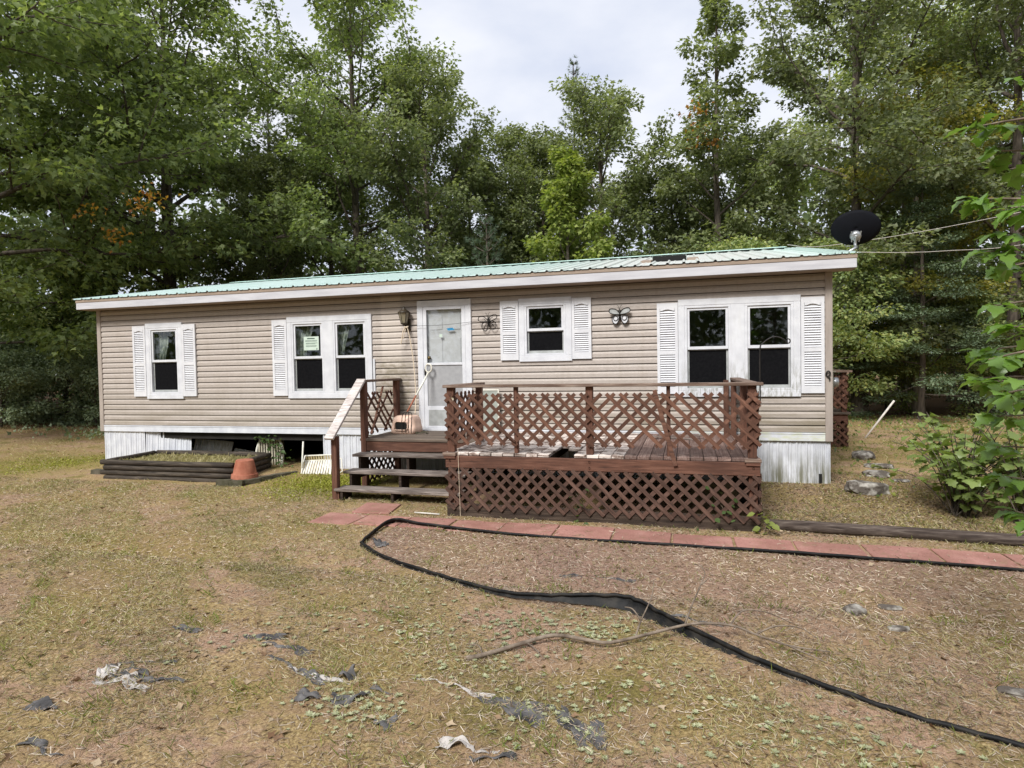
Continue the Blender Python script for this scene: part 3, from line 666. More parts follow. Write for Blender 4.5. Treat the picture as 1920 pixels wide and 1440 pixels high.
# curtains and notice inside the glass
def curtain(pts, label, n=14):
    """pts: list of (z, xl, xr)"""
    v = []; f = []
    for z, xa, xb in pts:
        for k in range(n):
            q = k / (n - 1); v.append((xa + (xb - xa) * q, 0.10 + 0.018 * math.sin(q * 19 + z * 2), z))
    for i in range(len(pts) - 1):
        for k in range(n - 1): f.append((i * n + k, i * n + k + 1, (i + 1) * n + k + 1, (i + 1) * n + k))
    o = MB().add(v, f).build('curtain', M['curtain'], None, True); so = o.modifiers.new('t', 'SOLIDIFY'); so.thickness = 0.003
    return tag(o, label, 'curtain', 'lace curtains behind the windows')
curtain([(2.55, -9.80, -9.50), (2.3, -9.80, -9.50), (2.1, -9.80, -9.56), (1.9, -9.80, -9.60)], 'lace curtain tied to the left side of the narrow leftmost window')
curtain([(2.55, -9.49, -9.19), (2.48, -9.49, -9.19), (2.42, -9.46, -9.19)], 'lace valance across the top right of the narrow leftmost window')
curtain([(2.56, -6.68, -6.30), (2.3, -6.68, -6.40), (2.1, -6.68, -6.48), (1.85, -6.68, -6.5)], 'lace curtain behind the taped notice left of the entry steps')
curtain([(2.56, -5.86, -5.60), (2.3, -5.86, -5.66), (2.1, -5.86, -5.72), (1.9, -5.86, -5.78)], 'lace curtain at left of the pane nearest the lantern')
curtain([(2.56, -5.32, -5.20), (2.2, -5.28, -5.20), (1.9, -5.26, -5.20)], 'thin lace curtain at right of the pane nearest the lantern')
nb = MB().box(-6.47, -6.17, -0.0180, -0.0166, 2.08, 2.32).build('paper_notice', M['paper'])
tag(nb, 'pale green printed notice taped inside the double window left of the steps', 'notice')
WL['paper_notice'] = Vector((0, 0, 0))
for zz, xa, xb, hh in ((2.285, -6.40, -6.25, 0.018), (2.25, -6.44, -6.20, 0.007), (2.235, -6.44, -6.21, 0.006), (2.205, -6.43, -6.20, 0.007), (2.19, -6.43, -6.24, 0.006), (2.16, -6.43, -6.21, 0.006), (2.145, -6.43, -6.22, 0.006), (2.10, -6.22, -6.20, 0.02)):
    MB().box(xa, xb, -0.0188, -0.0181, zz - hh / 2, zz + hh / 2).build('printed_line', M['ink'], nb)

# ------------------------------------------------------------------ lattice helper
LW, LT = 0.042, 0.009
SLAT = {}
def slat_mesh(key):
    if key not in SLAT:
        SLAT[key] = MB().box(-0.5, 0.5, -LT / 2, LT / 2, -LW / 2, LW / 2).mesh('lattice_slat', M[key])
    return SLAT[key]
def lattice(parent, origin, ux, wdt, z0, z1, mat='lattice', skip=lambda d, i: False, period=0.152, phase=0.0, nrm=1.0, tilt=None):
    """panel of crossed slats: ux = horizontal unit direction (x,y); two layers"""
    ux = Vector((ux[0], ux[1], 0)).normalized(); ang = math.atan2(ux.y, ux.x); nv = Vector((ux.y, -ux.x, 0)) * nrm   # outward
    H = z1 - z0
    for d in (0, 1):
        i = 0; s0 = -math.ceil((H + 0.1) / period) * period + phase
        while s0 < wdt + (H if d else 0) + period:
            # line x = s0 + (z1 - z)   for d=0 (falls to the right);  x = s0 - ... for d=1
            if d == 0: f = lambda z: s0 + (z1 - z)
            else: f = lambda z: s0 + 0.5 * period - (z1 - z)
            za, zb = z0, z1
            # clip to 0..wdt
            if d == 0:
                zmin = max(za, z1 - (wdt - s0)); zmax = min(zb, z1 - (0 - s0))
            else:
                q = s0 + 0.5 * period; zmin = max(za, z1 - (q - 0)); zmax = min(zb, z1 - (q - wdt))
            if zmax - zmin > 0.05 and not skip(d, i):
                xa, xb = f(zmin), f(zmax)
                c = Vector(origin) + ux * ((xa + xb) / 2) + Vector((0, 0, (zmin + zmax) / 2)) + nv * (0.004 + LT * (1.08 if d == 0 else 0.0))
                L = math.hypot(xb - xa, zmax - zmin) + 0.02
                rot = (Matrix.Rotation(ang, 4, 'Z') @ Matrix.Rotation(R(45 if d == 0 else -45) + random.uniform(-0.012, 0.012), 4, 'Y')).to_euler()
                place(slat_mesh(mat), 'lattice_slat', parent, c, rot, (L, 1, random.uniform(0.92, 1.08)))
            s0 += period; i += 1

# ------------------------------------------------------------------ deck
DX0, DX1, DY0, DZ = -2.85, 0.765, -2.44, 0.69
deck = thing('wooden_deck', 'red stained wooden deck with lattice railing and lattice skirt beside the door', 'deck', (-1.05, -1.25, -0.05))
bw = (DX1 - DX0) / 25
BRD = MB().box(-bw / 2 + 0.003, bw / 2 - 0.003, -1.0, 0.0, -0.019, 0.019).mesh('deck_board', M['deckboard'], bevel=0.004)
BRD2 = MB().box(-bw / 2 + 0.003, bw / 2 - 0.003, -1.0, 0.0, -0.019, 0.019).mesh('deck_board', M['deckred'], bevel=0.004)
for i in range(25):
    x = DX0 + bw * (i + 0.5)
    L = 2.40
    if i == 9:   # rotten board broken short of the front edge
        place(BRD, 'deck_board', deck, (x, -0.04, DZ - 0.019), (0, 0, 0), (1, 1.62, 1)); continue
    if i == 10:
        place(BRD, 'deck_board', deck, (x, -0.04, DZ - 0.019), (R(-0.8), R(3), R(0.4)), (1, 2.05, 1)); continue
    place(BRD if i < 15 else BRD2, 'deck_board', deck, (x, -0.04 + random.uniform(-0.006, 0.006), DZ - 0.019 + random.uniform(-0.002, 0.002)), (0, R(random.uniform(-1, 1)), 0), (1, L + random.uniform(-0.01, 0.012), 1))
# loose pieces on the boards
MB().obox((-1.15, -1.55, DZ + 0.022), (0.34, 0.05, 0.012), (0, R(3), R(20))).build('loose_board', M['tread'], deck)
MB().obox((-0.15, -0.75, DZ + 0.018), (0.62, 0.06, 0.012), (0, R(2), R(-12))).build('loose_board', M['tread'], deck)
MB().obox((-0.05, -0.65, DZ + 0.034), (0.55, 0.05, 0.012), (0, R(-2), R(-6))).build('loose_board', M['tread'], deck)
# frame: front rim, joists, side rims
MB().box(DX0, DX1, DY0 - 0.028, DY0 + 0.010, DZ - 0.185, DZ - 0.040).build('rim_joist', M['redwood'], deck, bevel=0.004)
for x in (DX0 + 0.0, DX1 - 0.038): MB().box(x, x + 0.038, DY0 + 0.011, -0.04, DZ - 0.185, DZ - 0.040).build('rim_joist', M['redwood'], deck, bevel=0.003)
for i in range(1, 9):
    x = DX0 + i * (DX1 - DX0) / 9; MB().box(x - 0.019, x + 0.019, DY0 + 0.011, -0.04, DZ - 0.180, DZ - 0.041).build('joist', M['darkwood'], deck)
for px_ in (DX0 + 0.05, -1.05, DX1 - 0.07):
    for py_ in (-0.15, -1.3): MB().box(px_ - 0.045, px_ + 0.045, py_ - 0.045, py_ + 0.045, -0.12, DZ - 0.19).build('support_post', M['darkwood'], deck)
# bottom board behind the lattice feet
for a_, b_, c_, d_ in ((DX0, DX1, DY0 - 0.004, DY0 + 0.03),):
    MB().box(a_, b_, c_, d_, -0.16, 0.06).build('kick_board', M['darkwood'], deck, bevel=0.003)
MB().box(DX1 - 0.03, DX1 - 0.002, DY0 + 0.031, -0.05, -0.16, 0.05).build('kick_board', M['darkwood'], deck)
# posts and cap rail
FY = DY0 + 0.010
def post(x, w_, z0, z1, y=FY, d=0.089, parent=deck, mat='redz'):
    return MB().box(x - w_ / 2, x + w_ / 2, y + 0.002, y + d, z0, z1).build('post', M[mat], parent, bevel=0.005)
CAPZ = 1.482
post(-2.79, 0.092, DZ, CAPZ); post(-1.958, 0.045, DZ, CAPZ, d=0.075); post(-1.075, 0.082, DZ, CAPZ); post(-0.187, 0.042, DZ, CAPZ, d=0.075); post(0.690, 0.092, DZ, CAPZ)
post(0.56, 0.070, DZ, CAPZ, y=-0.19); post(0.66, 0.07, DZ, CAPZ, y=-0.19); post(0.70, 0.085, DZ, CAPZ, y=-1.35); post(-2.80, 0.085, DZ, CAPZ, y=-1.32)
for x in (-2.79, 0.695):
    post(x, 0.089, -0.14, DZ - 0.04, y=DY0 + 0.011)
    MB().box(x - 0.075, x + 0.07, DY0 - 0.045, DY0 - 0.0285, DZ - 0.072, DZ - 0.04).build('metal_strap', M['redwood'], deck)
    MB().box(x - 0.09, x + 0.08, DY0 - 0.05, DY0 + 0.10, DZ - 0.0395, DZ - 0.002).build('corner_block', M['caprail'], deck, bevel=0.004)
    for zz in (DZ - 0.10,):
        bo = MB().lathe([(0.0, -0.006), (0.010, -0.006), (0.012, 0.0), (0.012, 0.006)], n=8).mesh('bolt', M['iron']); place(bo, 'bolt', deck, (x, DY0 - 0.030, zz), (R(90), 0, 0))
bo2 = MB().lathe([(0.0, -0.006), (0.010, -0.006), (0.012, 0.0), (0.012, 0.006)], n=8).mesh('bolt', M['iron'])
for zz in (DZ - 0.075, DZ - 0.145): place(bo2, 'bolt', deck, (-1.075, DY0 - 0.030, zz), (R(90), 0, 0))
MB().add(*(lambda: ([(-2.87, DY0 - 0.035, CAPZ), (0.80, DY0 - 0.035, CAPZ - 0.004), (0.80, DY0 + 0.105, CAPZ - 0.004), (-2.87, DY0 + 0.105, CAPZ), (-2.87, DY0 - 0.035, CAPZ + 0.036), (0.80, DY0 - 0.035, CAPZ + 0.032), (0.80, DY0 + 0.105, CAPZ + 0.032), (-2.87, DY0 + 0.105, CAPZ + 0.036)],
    [(0, 3, 2, 1), (4, 5, 6, 7), (0, 1, 5, 4), (1, 2, 6, 5), (2, 3, 7, 6), (3, 0, 4, 7)]))()).build('cap_rail', M['caprail'], deck, bevel=0.005)
MB().box(0.62, 0.755, DY0 + 0.106, -0.06, CAPZ, CAPZ + 0.034).build('cap_rail', M['caprail'], deck, bevel=0.005)
MB().box(-2.86, -2.73, DY0 + 0.106, -1.22, CAPZ, CAPZ + 0.034).build('cap_rail', M['caprail'], deck, bevel=0.005)
kn = MB().lathe([(0.0, -0.012), (0.024, -0.008), (0.028, 0.0)], n=14).mesh('round_cap', M['slatwhite'], True); place(kn, 'round_cap', deck, (-2.755, DY0 - 0.024, 1.345), (R(90), 0, 0))
# railing lattice (front), with a few broken slats
lattice(deck, (-2.84, DY0 - 0.004, 0), (1, 0), 3.60, 0.80, 1.395, 'lattice', skip=lambda d, i: (d, i) in {(1, 6), (0, 17), (1, 27), (1, 24)})
lattice(deck, (0.74, DY0 + 0.02, 0), (0, 1), 2.25, 0.80, 1.395, 'lattice')
lattice(deck, (-2.83, -1.25, 0), (0, -1), 1.15, 0.80, 1.395, 'lattice')
# loose slats hanging off the railing
MB().bar((-0.335, DY0 - 0.035, 1.44), (-0.115, DY0 - 0.055, 0.60), 0.012, 0.045, (1, 0, 0.2)).build('loose_slat', M['lattice'], deck)
MB().bar((-2.22, DY0 - 0.034, 1.03), (-1.955, DY0 - 0.03, 0.835), 0.010, 0.040, (0, -1, 0)).build('loose_slat', M['lattice'], deck)
# skirt lattice
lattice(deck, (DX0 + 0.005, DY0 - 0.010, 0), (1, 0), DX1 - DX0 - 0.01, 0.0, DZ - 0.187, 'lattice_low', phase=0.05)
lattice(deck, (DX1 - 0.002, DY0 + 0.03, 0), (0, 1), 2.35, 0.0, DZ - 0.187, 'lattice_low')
MB().bar((-2.675, DY0 - 0.05, 0.74), (-2.66, DY0 - 0.05, -0.09), 0.004, 0.004).build('hanging_string', M['rope'], deck)

# ------------------------------------------------------------------ landing and steps
steps = thing('entry_steps', 'weathered wooden landing with three open treads and bleached handrail at the door', 'steps', (-3.8, -1.1, -0.05))
LX0, LX1, LY0 = -4.72, -2.86, -1.24
nb_ = 8; lw_ = (-0.05 - LY0) / nb_
LB = MB().box(-0.5, 0.5, -lw_ / 2 + 0.002, lw_ / 2 - 0.002, -0.019, 0.019).mesh('landing_board', M['landing'], bevel=0.003)
for i in range(nb_):
    place(LB, 'landing_board', steps, ((LX0 + LX1) / 2, LY0 + lw_ * (i + 0.5), DZ - 0.019), (0, R(random.uniform(-0.15, 0.15)), 0), (LX1 - LX0, 1, 1))
MB().box(LX0 + 0.05, LX1, LY0 + 0.015, LY0 + 0.055, DZ - 0.185, DZ - 0.040).build('rim_joist', M['redwood'], steps, bevel=0.004)
MB().box(LX0 + 0.02, LX0 + 0.06, LY0 + 0.056, -0.06, DZ - 0.185, DZ - 0.040).build('rim_joist', M['redwood'], steps, bevel=0.003)
for x in (-4.1, -3.5): MB().box(x, x + 0.038, LY0 + 0.056, -0.06, DZ - 0.18, DZ - 0.041).build('joist', M['darkwood'], steps)
TZ = (0.49, 0.285, 0.08); TY = (-1.49, -1.75, -2.0)
for z, y in zip(TZ, TY):
    MB().box(LX0 + 0.01, LX1 + 0.0, y, y + 0.285, z - 0.038, z).build('tread', M['tread'], steps, bevel=0.006)
for x in (-4.62, -3.85, -2.95):
    sg = MB()
    pr = [(LY0 + 0.05, DZ - 0.19), (LY0 + 0.05, 0.452), (TY[0] + 0.02, 0.452), (TY[0] + 0.02, 0.247), (TY[1] + 0.02, 0.247), (TY[1] + 0.02, 0.042), (TY[2] + 0.02, 0.042), (TY[2] + 0.02, -0.11), (TY[2] + 0.22, -0.11)]
    # dark sawtooth stringer as a stack of boxes
    sg.box(x, x + 0.038, TY[0] + 0.02, LY0 + 0.014, 0.15, 0.4515); sg.box(x + 0.0005, x + 0.0375, TY[1] + 0.02, TY[0] + 0.019, -0.02, 0.2465); sg.box(x + 0.001, x + 0.037, TY[2] + 0.02, TY[1] + 0.019, -0.12, 0.0415)
    sg.build('stringer', M['darkwood'], steps)
for x, y, z0, z1 in ((-4.66, LY0 + 0.0, -0.1, CAPZ + 0.05), (-4.66, -0.15, -0.1, CAPZ + 0.05)):
    MB().box(x - 0.044, x + 0.044, y, y + 0.089, z0, z1).build('post', M['redz'], steps, bevel=0.006)
MB().box(-4.765, -4.68, -1.955, -1.866, -0.12, 0.80).build('post', M['redz'], steps, bevel=0.006)
MB().box(-4.675, -4.655, -1.955, -1.88, -0.12, 0.042).build('post_cleat', M['redz'], steps)
MB().box(-4.73, -4.60, LY0 - 0.02, -0.03, CAPZ + 0.051, CAPZ + 0.088).build('cap_rail', M['caprail'], steps, bevel=0.004)
MB().bar((-4.73, -2.06, 0.775), (-4.665, LY0 - 0.0, CAPZ + 0.095), 0.15, 0.038).build('hand_rail', M['whiterail'], steps, bevel=0.005)
lattice(steps, (-4.70, LY0 + 0.10, 0), (0, 1), 0.98, 0.74, 1.36, 'lattice', skip=lambda d, i: (d == 1 and i % 3 != 1) or (d == 0 and i in (5, 9)), nrm=-1.0)
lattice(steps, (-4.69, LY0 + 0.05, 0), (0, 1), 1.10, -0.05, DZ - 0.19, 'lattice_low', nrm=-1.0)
MB().bar((-4.68, -0.95, 0.72), (-4.70, -0.50, 1.45), 0.010, 0.034, (1, 0, 0)).build('loose_slat', M['lattice'], steps)

# ------------------------------------------------------------------ rear deck at the far corner
rd = thing('rear_deck', 'small red lattice sided porch sticking out behind the right end wall', 'porch', (2.6, 4.8, 0))
MB().box(1.98, 3.12, 4.15, 4.19, 0.53, 0.66).build('rim_joist', M['redwood'], rd); MB().box(1.98, 3.16, 4.11, 5.6, 0.661, 0.70).build('deck_floor', M['landing'], rd)
for y in (4.2, 5.5):
    MB().box(3.02, 3.11, y, y + 0.09, -0.1, 0.529).build('post', M['redz'], rd); MB().box(3.02, 3.11, y, y + 0.09, 0.702, 1.5).build('post', M['redz'], rd)
MB().box(2.0, 3.20, 4.14, 4.28, 1.502, 1.54).build('cap_rail', M['caprail'], rd); MB().box(3.03, 3.18, 4.281, 5.62, 1.502, 1.54).build('cap_rail', M['caprail'], rd)
lattice(rd, (1.99, 4.14, 0), (1, 0), 1.12, -0.05, 0.53, 'lattice'); lattice(rd, (1.99, 4.18, 0), (1, 0), 1.12, 0.78, 1.42, 'lattice'); lattice(rd, (3.12, 4.2, 0), (0, 1), 1.35, -0.05, 0.53, 'lattice'); lattice(rd, (3.12, 4.2, 0), (0, 1), 1.35, 0.78, 1.42, 'lattice')

# ------------------------------------------------------------------ walkway, edging, timbers
walk = thing('walkway', 'red concrete paver walkway running past the front of the deck', 'walkway', (0, -2.9, -0.1)); walk['kind'] = 'structure'
del walk['category']
def slab(cs, top=0.012, t=0.05):
    b = MB(); n = len(cs); zt = [G(*c) + top for c in cs]
    b.add([(c[0], c[1], z - t) for c, z in zip(cs, zt)] + [(c[0], c[1], z) for c, z in zip(cs, zt)],
          [tuple(reversed(range(n))), tuple(range(n, 2 * n))] + [(i, (i + 1) % n, n + (i + 1) % n, n + i) for i in range(n)])
    return b.build('paver', M['paver'], walk, bevel=0.006)
jx = [-3.83, -3.235, -2.636, -2.027, -1.387, -0.763, -0.154, 0.458, 1.022, 1.637, 2.23, 2.81, 3.41]
yf = lambda x: -2.63 - 0.035 * (x + 2.64)
for a_, b_ in zip(jx[:-1], jx[1:]):
    j = [random.uniform(-0.006, 0.006) for _ in range(4)]
    slab([(a_ + 0.016, yf(a_) - 0.455 + j[0]), (b_ - 0.014, yf(b_) - 0.455 + j[1]), (b_ - 0.010 + j[2], yf(b_) + 2 * j[2]), (a_ + 0.012 + j[3], yf(a_) + 2 * j[3])], 0.012 + random.uniform(-0.005, 0.009))
slab([(-4.38, -3.12), (-3.85, -3.10), (-3.84, -2.61), (-4.37, -2.62)], 0.008)
slab([(-4.10, -2.57), (-3.60, -2.53), (-3.66, -2.06), (-4.15, -2.09)], 0.02)
def smooth_path(pts, n=6):
    out = []; P_ = [Vector(p) for p in pts]
    for i in range(len(P_) - 1):
        a = P_[max(i - 1, 0)]; b = P_[i]; c = P_[i + 1]; d = P_[min(i + 2, len(P_) - 1)]
        for k in range(n):
            t = k / n
            out.append(0.5 * ((2 * b) + (c - a) * t + (2 * a - 5 * b + 4 * c - d) * t * t + (3 * b - a - 3 * c + d) * t ** 3))
    out.append(P_[-1]); return out
def edging(name, pts, label, flange):
    """round bead with a flange hanging below; pts (x,y,dz lift)"""
    pp = smooth_path([(x, y, G(x, y) + 0.014 + dz) for x, y, dz in pts], 8)
    pp = [p_ + Vector((0.006 * noise.noise((i * 0.31, 1.0, len(pp))), 0.010 * noise.noise((i * 0.27, 5.0, len(pp))), 0.008 * noise.noise((i * 0.4, 9.0, len(pp))))) for i, p_ in enumerate(pp)]
    b = MB(); b.tube(pp, [0.0145 + 0.002 * noise.noise((i * 0.5, 2.0, 0.0)) for i in range(len(pp))], 8)
    v = []
    for i, p_ in enumerate(pp):
        q = i / (len(pp) - 1); fl_ = flange(q); t = (pp[min(i + 1, len(pp) - 1)] - pp[max(i - 1, 0)]).normalized(); nrm = Vector((t.y, -t.x, 0))
        foot = p_ + nrm * (0.02 + fl_[1]) - Vector((0, 0, fl_[0])); mid = p_ + nrm * 0.008 - Vector((0, 0, fl_[0] * 0.5))
        v += [p_ - Vector((0, 0, 0.012)), mid, foot, p_ - Vector((0, 0, 0.012)) - nrm * 0.004, mid - nrm * 0.004, foot - nrm * 0.004]
    f = []
    for i in range(len(pp) - 1):
        for k in (0, 1): f.append((i * 6 + k, (i + 1) * 6 + k, (i + 1) * 6 + k + 1, i * 6 + k + 1))
        for k in (3, 4): f.append((i * 6 + k + 1, (i + 1) * 6 + k + 1, (i + 1) * 6 + k, i * 6 + k))
    b.add(v, f)
    return tag(b.build(name, M['plastic'], None, True), label, 'edging', 'black plastic lawn edging')
edging('edging_strip', [(3.4, -3.36, 0.0), (2.77, -3.33, 0.005), (1.68, -3.28, 0.01), (0.66, -3.22, 0.01), (-0.68, -3.17, 0.005), (-1.92, -3.14, 0.01), (-2.88, -3.03, 0.03), (-3.32, -2.95, 0.045), (-3.33, -3.40, 0.03), (-3.24, -3.84, 0.02)],
       'black edging along the front of the red pavers, turning at the corner slab', lambda q: (0.045, 0.0))
edging('edging_strip', [(-3.24, -3.86, 0.02), (-2.82, -4.18, 0.01), (-2.22, -4.50, 0.01), (-1.79, -4.70, 0.015), (-1.35, -4.86, 0.03), (-0.97, -4.90, 0.055), (-0.71, -4.90, 0.07), (-0.46, -4.91, 0.085), (-0.33, -4.97, 0.08), (-0.14, -5.13, 0.06), (0.03, -5.28, 0.05), (0.34, -5.53, 0.02), (0.61, -5.72, 0.01), (0.96, -5.92, 0.0), (1.27, -6.06, 0.0), (1.60, -6.18, 0.0), (2.2, -6.38, 0.0)],
       'pulled up black edging curving across the bare ground towards the camera', lambda q: (0.03 + 0.06 * max(0, math.sin(math.pi * min(max((q - 0.28) / 0.44, 0), 1))), 0.03 * max(0, math.sin(math.pi * min(max((q - 0.3) / 0.4, 0), 1)))))
def log(name, a_, b_, r_, parent, mat='log', n=10, bend=0.004):
    pts = []
    for k in range(7):
        q = k / 6; p_ = Vector(a_).lerp(Vector(b_), q); pts.append(p_ + Vector((0, random.uniform(-bend, bend), random.uniform(-bend, bend))))
    return MB().tube(pts, [r_ * random.uniform(0.95, 1.05) for _ in pts], n).build(name, M[mat], parent, True)
tb = log('landscape_timber', (0.83, -2.31, -0.045), (3.45, -2.50, -0.045), 0.062, None, 'timber', 12)
tag(tb, 'long dark round landscape timber bordering the red pavers right of the deck', 'timber')

# ------------------------------------------------------------------ log planter and things round it
pl = thing('log_planter', 'low raised bed of stacked weathered logs left of the steps', 'planter', (-8.3, -0.7, -0.05))
FL, FR, BR_, BL = (-9.56, -1.32), (-6.95, -1.27), (-7.18, -0.10), (-9.64, -0.12)
for k in range(4):
    z = -0.030 + 0.086 * k
    e1, e2 = (0.04, -0.02) if k % 2 else (-0.03, 0.05)
    log('log', (FL[0] - e1, FL[1], z), (FR[0] + e2, FR[1], z), 0.045, pl)
    log('log', (FR[0], FR[1] + 0.075, z + (0.01 if k else 0)), (BR_[0], BR_[1], z), 0.045, pl)
    log('log', (BL[0], BL[1], z), (BR_[0] - 0.08, BR_[1], z), 0.045, pl)
    log('log', (FL[0], FL[1] + 0.075, z), (BL[0], BL[1] - 0.075, z), 0.045, pl)
gx = np.linspace(0, 1, 24); gy = np.linspace(0, 1, 10); sv = []
for q in gy:
    for p_ in gx:
        x = (FL[0] + 0.03) * (1 - p_) * (1 - q) + (FR[0] - 0.03) * p_ * (1 - q) + (BL[0] + 0.03) * (1 - p_) * q + (BR_[0] - 0.03) * p_ * q
        y = FL[1] * (1 - q) + BL[1] * q; sv.append((x, y + (0.03 if q == 0 else (-0.03 if q == 1 else 0)), 0.195 + 0.03 * noise.noise((x * 3, y * 3, 0))))
sf = [(j * 24 + i, j * 24 + i + 1, (j + 1) * 24 + i + 1, (j + 1) * 24 + i) for j in range(9) for i in range(23)]
M['bedsoil'] = simple('bed_soil', srgb(92, 82, 54), srgb(126, 116, 70), 14, 0.95, 0.6)
MB().add(sv, sf).build('bed_soil', M['bedsoil'], pl, True)
gb = np.random.default_rng(3)
def planter_weeds():
    n_ = 2600; u_, w_ = gb.random(n_), gb.random(n_); x_p = (FL[0] + 0.1) * (1 - u_) + (FR[0] - 0.15) * u_; y_p = (FL[1] + 0.08) * (1 - w_) + (BL[1] - 0.08) * w_
    a_ = gb.uniform(0, 6.28, n_); pos_ = np.column_stack([x_p, y_p, np.full(n_, 0.195)])
    me = scatter('bed_weeds', BLADE, pos_, np.column_stack([np.cos(a_), np.sin(a_), gb.uniform(0.3, 1.6, n_)]), gb.normal(0, 1, (n_, 3)), 0.04 + 0.07 * gb.random(n_) ** 2, M['grass'])
    o = bpy.data.objects.new('bed_weeds', me); COL.objects.link(o); o.parent = pl; o.location = -WL[pl.name]; o['kind'] = 'stuff'
# edging blocks
def rough_block(name, c, size, rz, mat, parent=None, amp=0.12, seed=0, sub=2, tilt=(0, 0)):
    bm = bmesh.new(); bmesh.ops.create_cube(bm, size=1.0); bmesh.ops.subdivide_edges(bm, edges=bm.edges[:], cuts=sub, use_grid_fill=True)
    for v in bm.verts:
        n = noise.noise_vector(v.co * 2.1 + Vector((seed * 3.1, seed, 0))); v.co += n * amp
        v.co *= 1 - 0.13 * max(0, v.co.length - 0.55)
    me = bpy.data.meshes.new(name); bm.to_mesh(me); bm.free(); me.materials.append(M[mat])
    return place(me, name, parent, c, (tilt[0], tilt[1], rz), size)
bb = thing('block_border', 'short L of mossy rough edging blocks in front of the log bed', 'edging blocks', (-6.6, -1.1, -0.08))
for i, (x, y, rz) in enumerate([(-6.98, -1.46, 2), (-6.76, -1.44, 6), (-6.62, -1.30, 55), (-6.55, -1.08, 66), (-6.48, -0.84, 66), (-6.40, -0.60, 62)]):
    rough_block('block', (x, y, -0.03), (0.235, 0.12, 0.13), R(rz), 'block', bb, 0.10, i)
lb = rough_block('stone_block', (-9.92, -1.02, -0.02), (0.40, 0.16, 0.13), R(5), 'block', None, 0.12, 9); tag(lb, 'mossy flat edging stone at the left foot of the log bed', 'stone')
pot = MB().lathe([(0.0, 0.29), (0.125, 0.29), (0.135, 0.28), (0.178, 0.075), (0.180, 0.07), (0.198, 0.068), (0.206, 0.0), (0.196, 0.0), (0.17, 0.07), (0.12, 0.26)], n=28)
po = bpy.data.objects.new('flower_pot', pot.mesh('flower_pot', M['terracotta'], False, 0.0)); COL.objects.link(po); po.location = (-6.80, -1.22, 0.03); po.rotation_euler = (0, R(1.5), 0.3)
tag(po, 'terracotta flower pot standing upside down on the edging blocks', 'flower pot')
# crawl space opening: pier, arched chair back, toppled chair, vine, poles
pier = thing('block_pier', 'stacked pale masonry pier standing in the crawl space opening', 'pier', (-7.72, 0.55, -0.05))
for k in range(8):
    MB().box(-7.80 + random.uniform(-0.01, 0.01), -7.56 + random.uniform(-0.01, 0.01), 0.45, 0.85, -0.05 + k * 0.066, -0.05 + k * 0.066 + 0.060).build('brick', M['brick'], pier, bevel=0.004)
ac = thing('arched_chair_back', 'arched white chair back with pale vertical slats leaning in the dark opening', 'chair', (-7.30, 0.15, -0.03))
th_ = [math.pi * k / 16 for k in range(17)]
arch = [(-7.36 - 0.28 * math.cos(t), 0.14 + 0.04 * math.sin(t), 0.20 + 0.37 * math.sin(t)) for t in th_]
MB().tube([(-7.64, 0.12, -0.02)] + arch + [(-7.08, 0.12, -0.02)], 0.026, 8).build('arch_rail', M['chair'], ac, True)
for k in range(9):
    x = -7.58 + k * 0.055; zt = 0.20 + 0.37 * math.sqrt(max(0.02, 1 - ((x + 7.36) / 0.28) ** 2))
    MB().box(x - 0.014, x + 0.014, 0.135, 0.150, -0.03, zt - 0.02).build('slat', M['slatwhite'], ac)
lc = thing('strap_lawn_chair', 'toppled white strap lawn chair lying against the skirting left of the steps', 'lawn chair', (-5.9, -0.6, -0.08))
fa, fb, fc_, fd = Vector((-6.26, -0.38, 0.27)), Vector((-5.78, -0.30, 0.29)), Vector((-5.70, -0.50, -0.02)), Vector((-6.17, -0.66, -0.06))
MB().tube([fa, fb, fc_, fd, fa], 0.013, 8).build('frame', M['chair'], lc, True)
MB().tube([fa + Vector((0, 0.02, -0.085)), fb + Vector((0, 0.02, -0.085))], 0.011, 8).build('cross_bar', M['chair'], lc, True)
MB().tube([Vector((-6.20, -0.58, -0.05)), Vector((-6.26, -0.42, 0.52))], 0.014, 8).build('leg', M['chair'], lc, True)
MB().tube([fb, Vector((-5.62, -0.28, 0.22)), Vector((-5.56, -0.36, 0.02)), fc_ + Vector((0.03, -0.02, -0.03)), fd + Vector((0.30, 0.03, 0.02))], 0.012, 8).build('leg', M['chair'], lc, True)
for k in range(11):
    q = (k + 0.5) / 11; a_ = fa.lerp(fb, q) + Vector((0, -0.004, 0)); b_ = fd.lerp(fc_, q) + Vector((0, -0.004, 0)); e_ = a_ + Vector((0, 0.02, -0.085))
    MB().bar(a_, e_, 0.026, 0.005, (0.4, -0.9, 0)).build('strap', M['chairtan'], lc)
    MB().bar(e_, b_, 0.030, 0.005, (0.4, -0.9, 0)).build('strap', M['chair'], lc)
for i, (a_, b_, lab) in enumerate([((-8.1, 0.5, 0.50), (-7.62, 0.40, 0.54), 'pale pole hanging in the crawl space left of the brick pier'), ((-6.62, 0.35, 0.46), (-6.22, 0.15, 0.50), 'pale pole under the house right of the arched chair back')]):
    tag(MB().tube([a_, b_], 0.014, 8).build('pole', M['stick'], None, True), lab, 'pole')

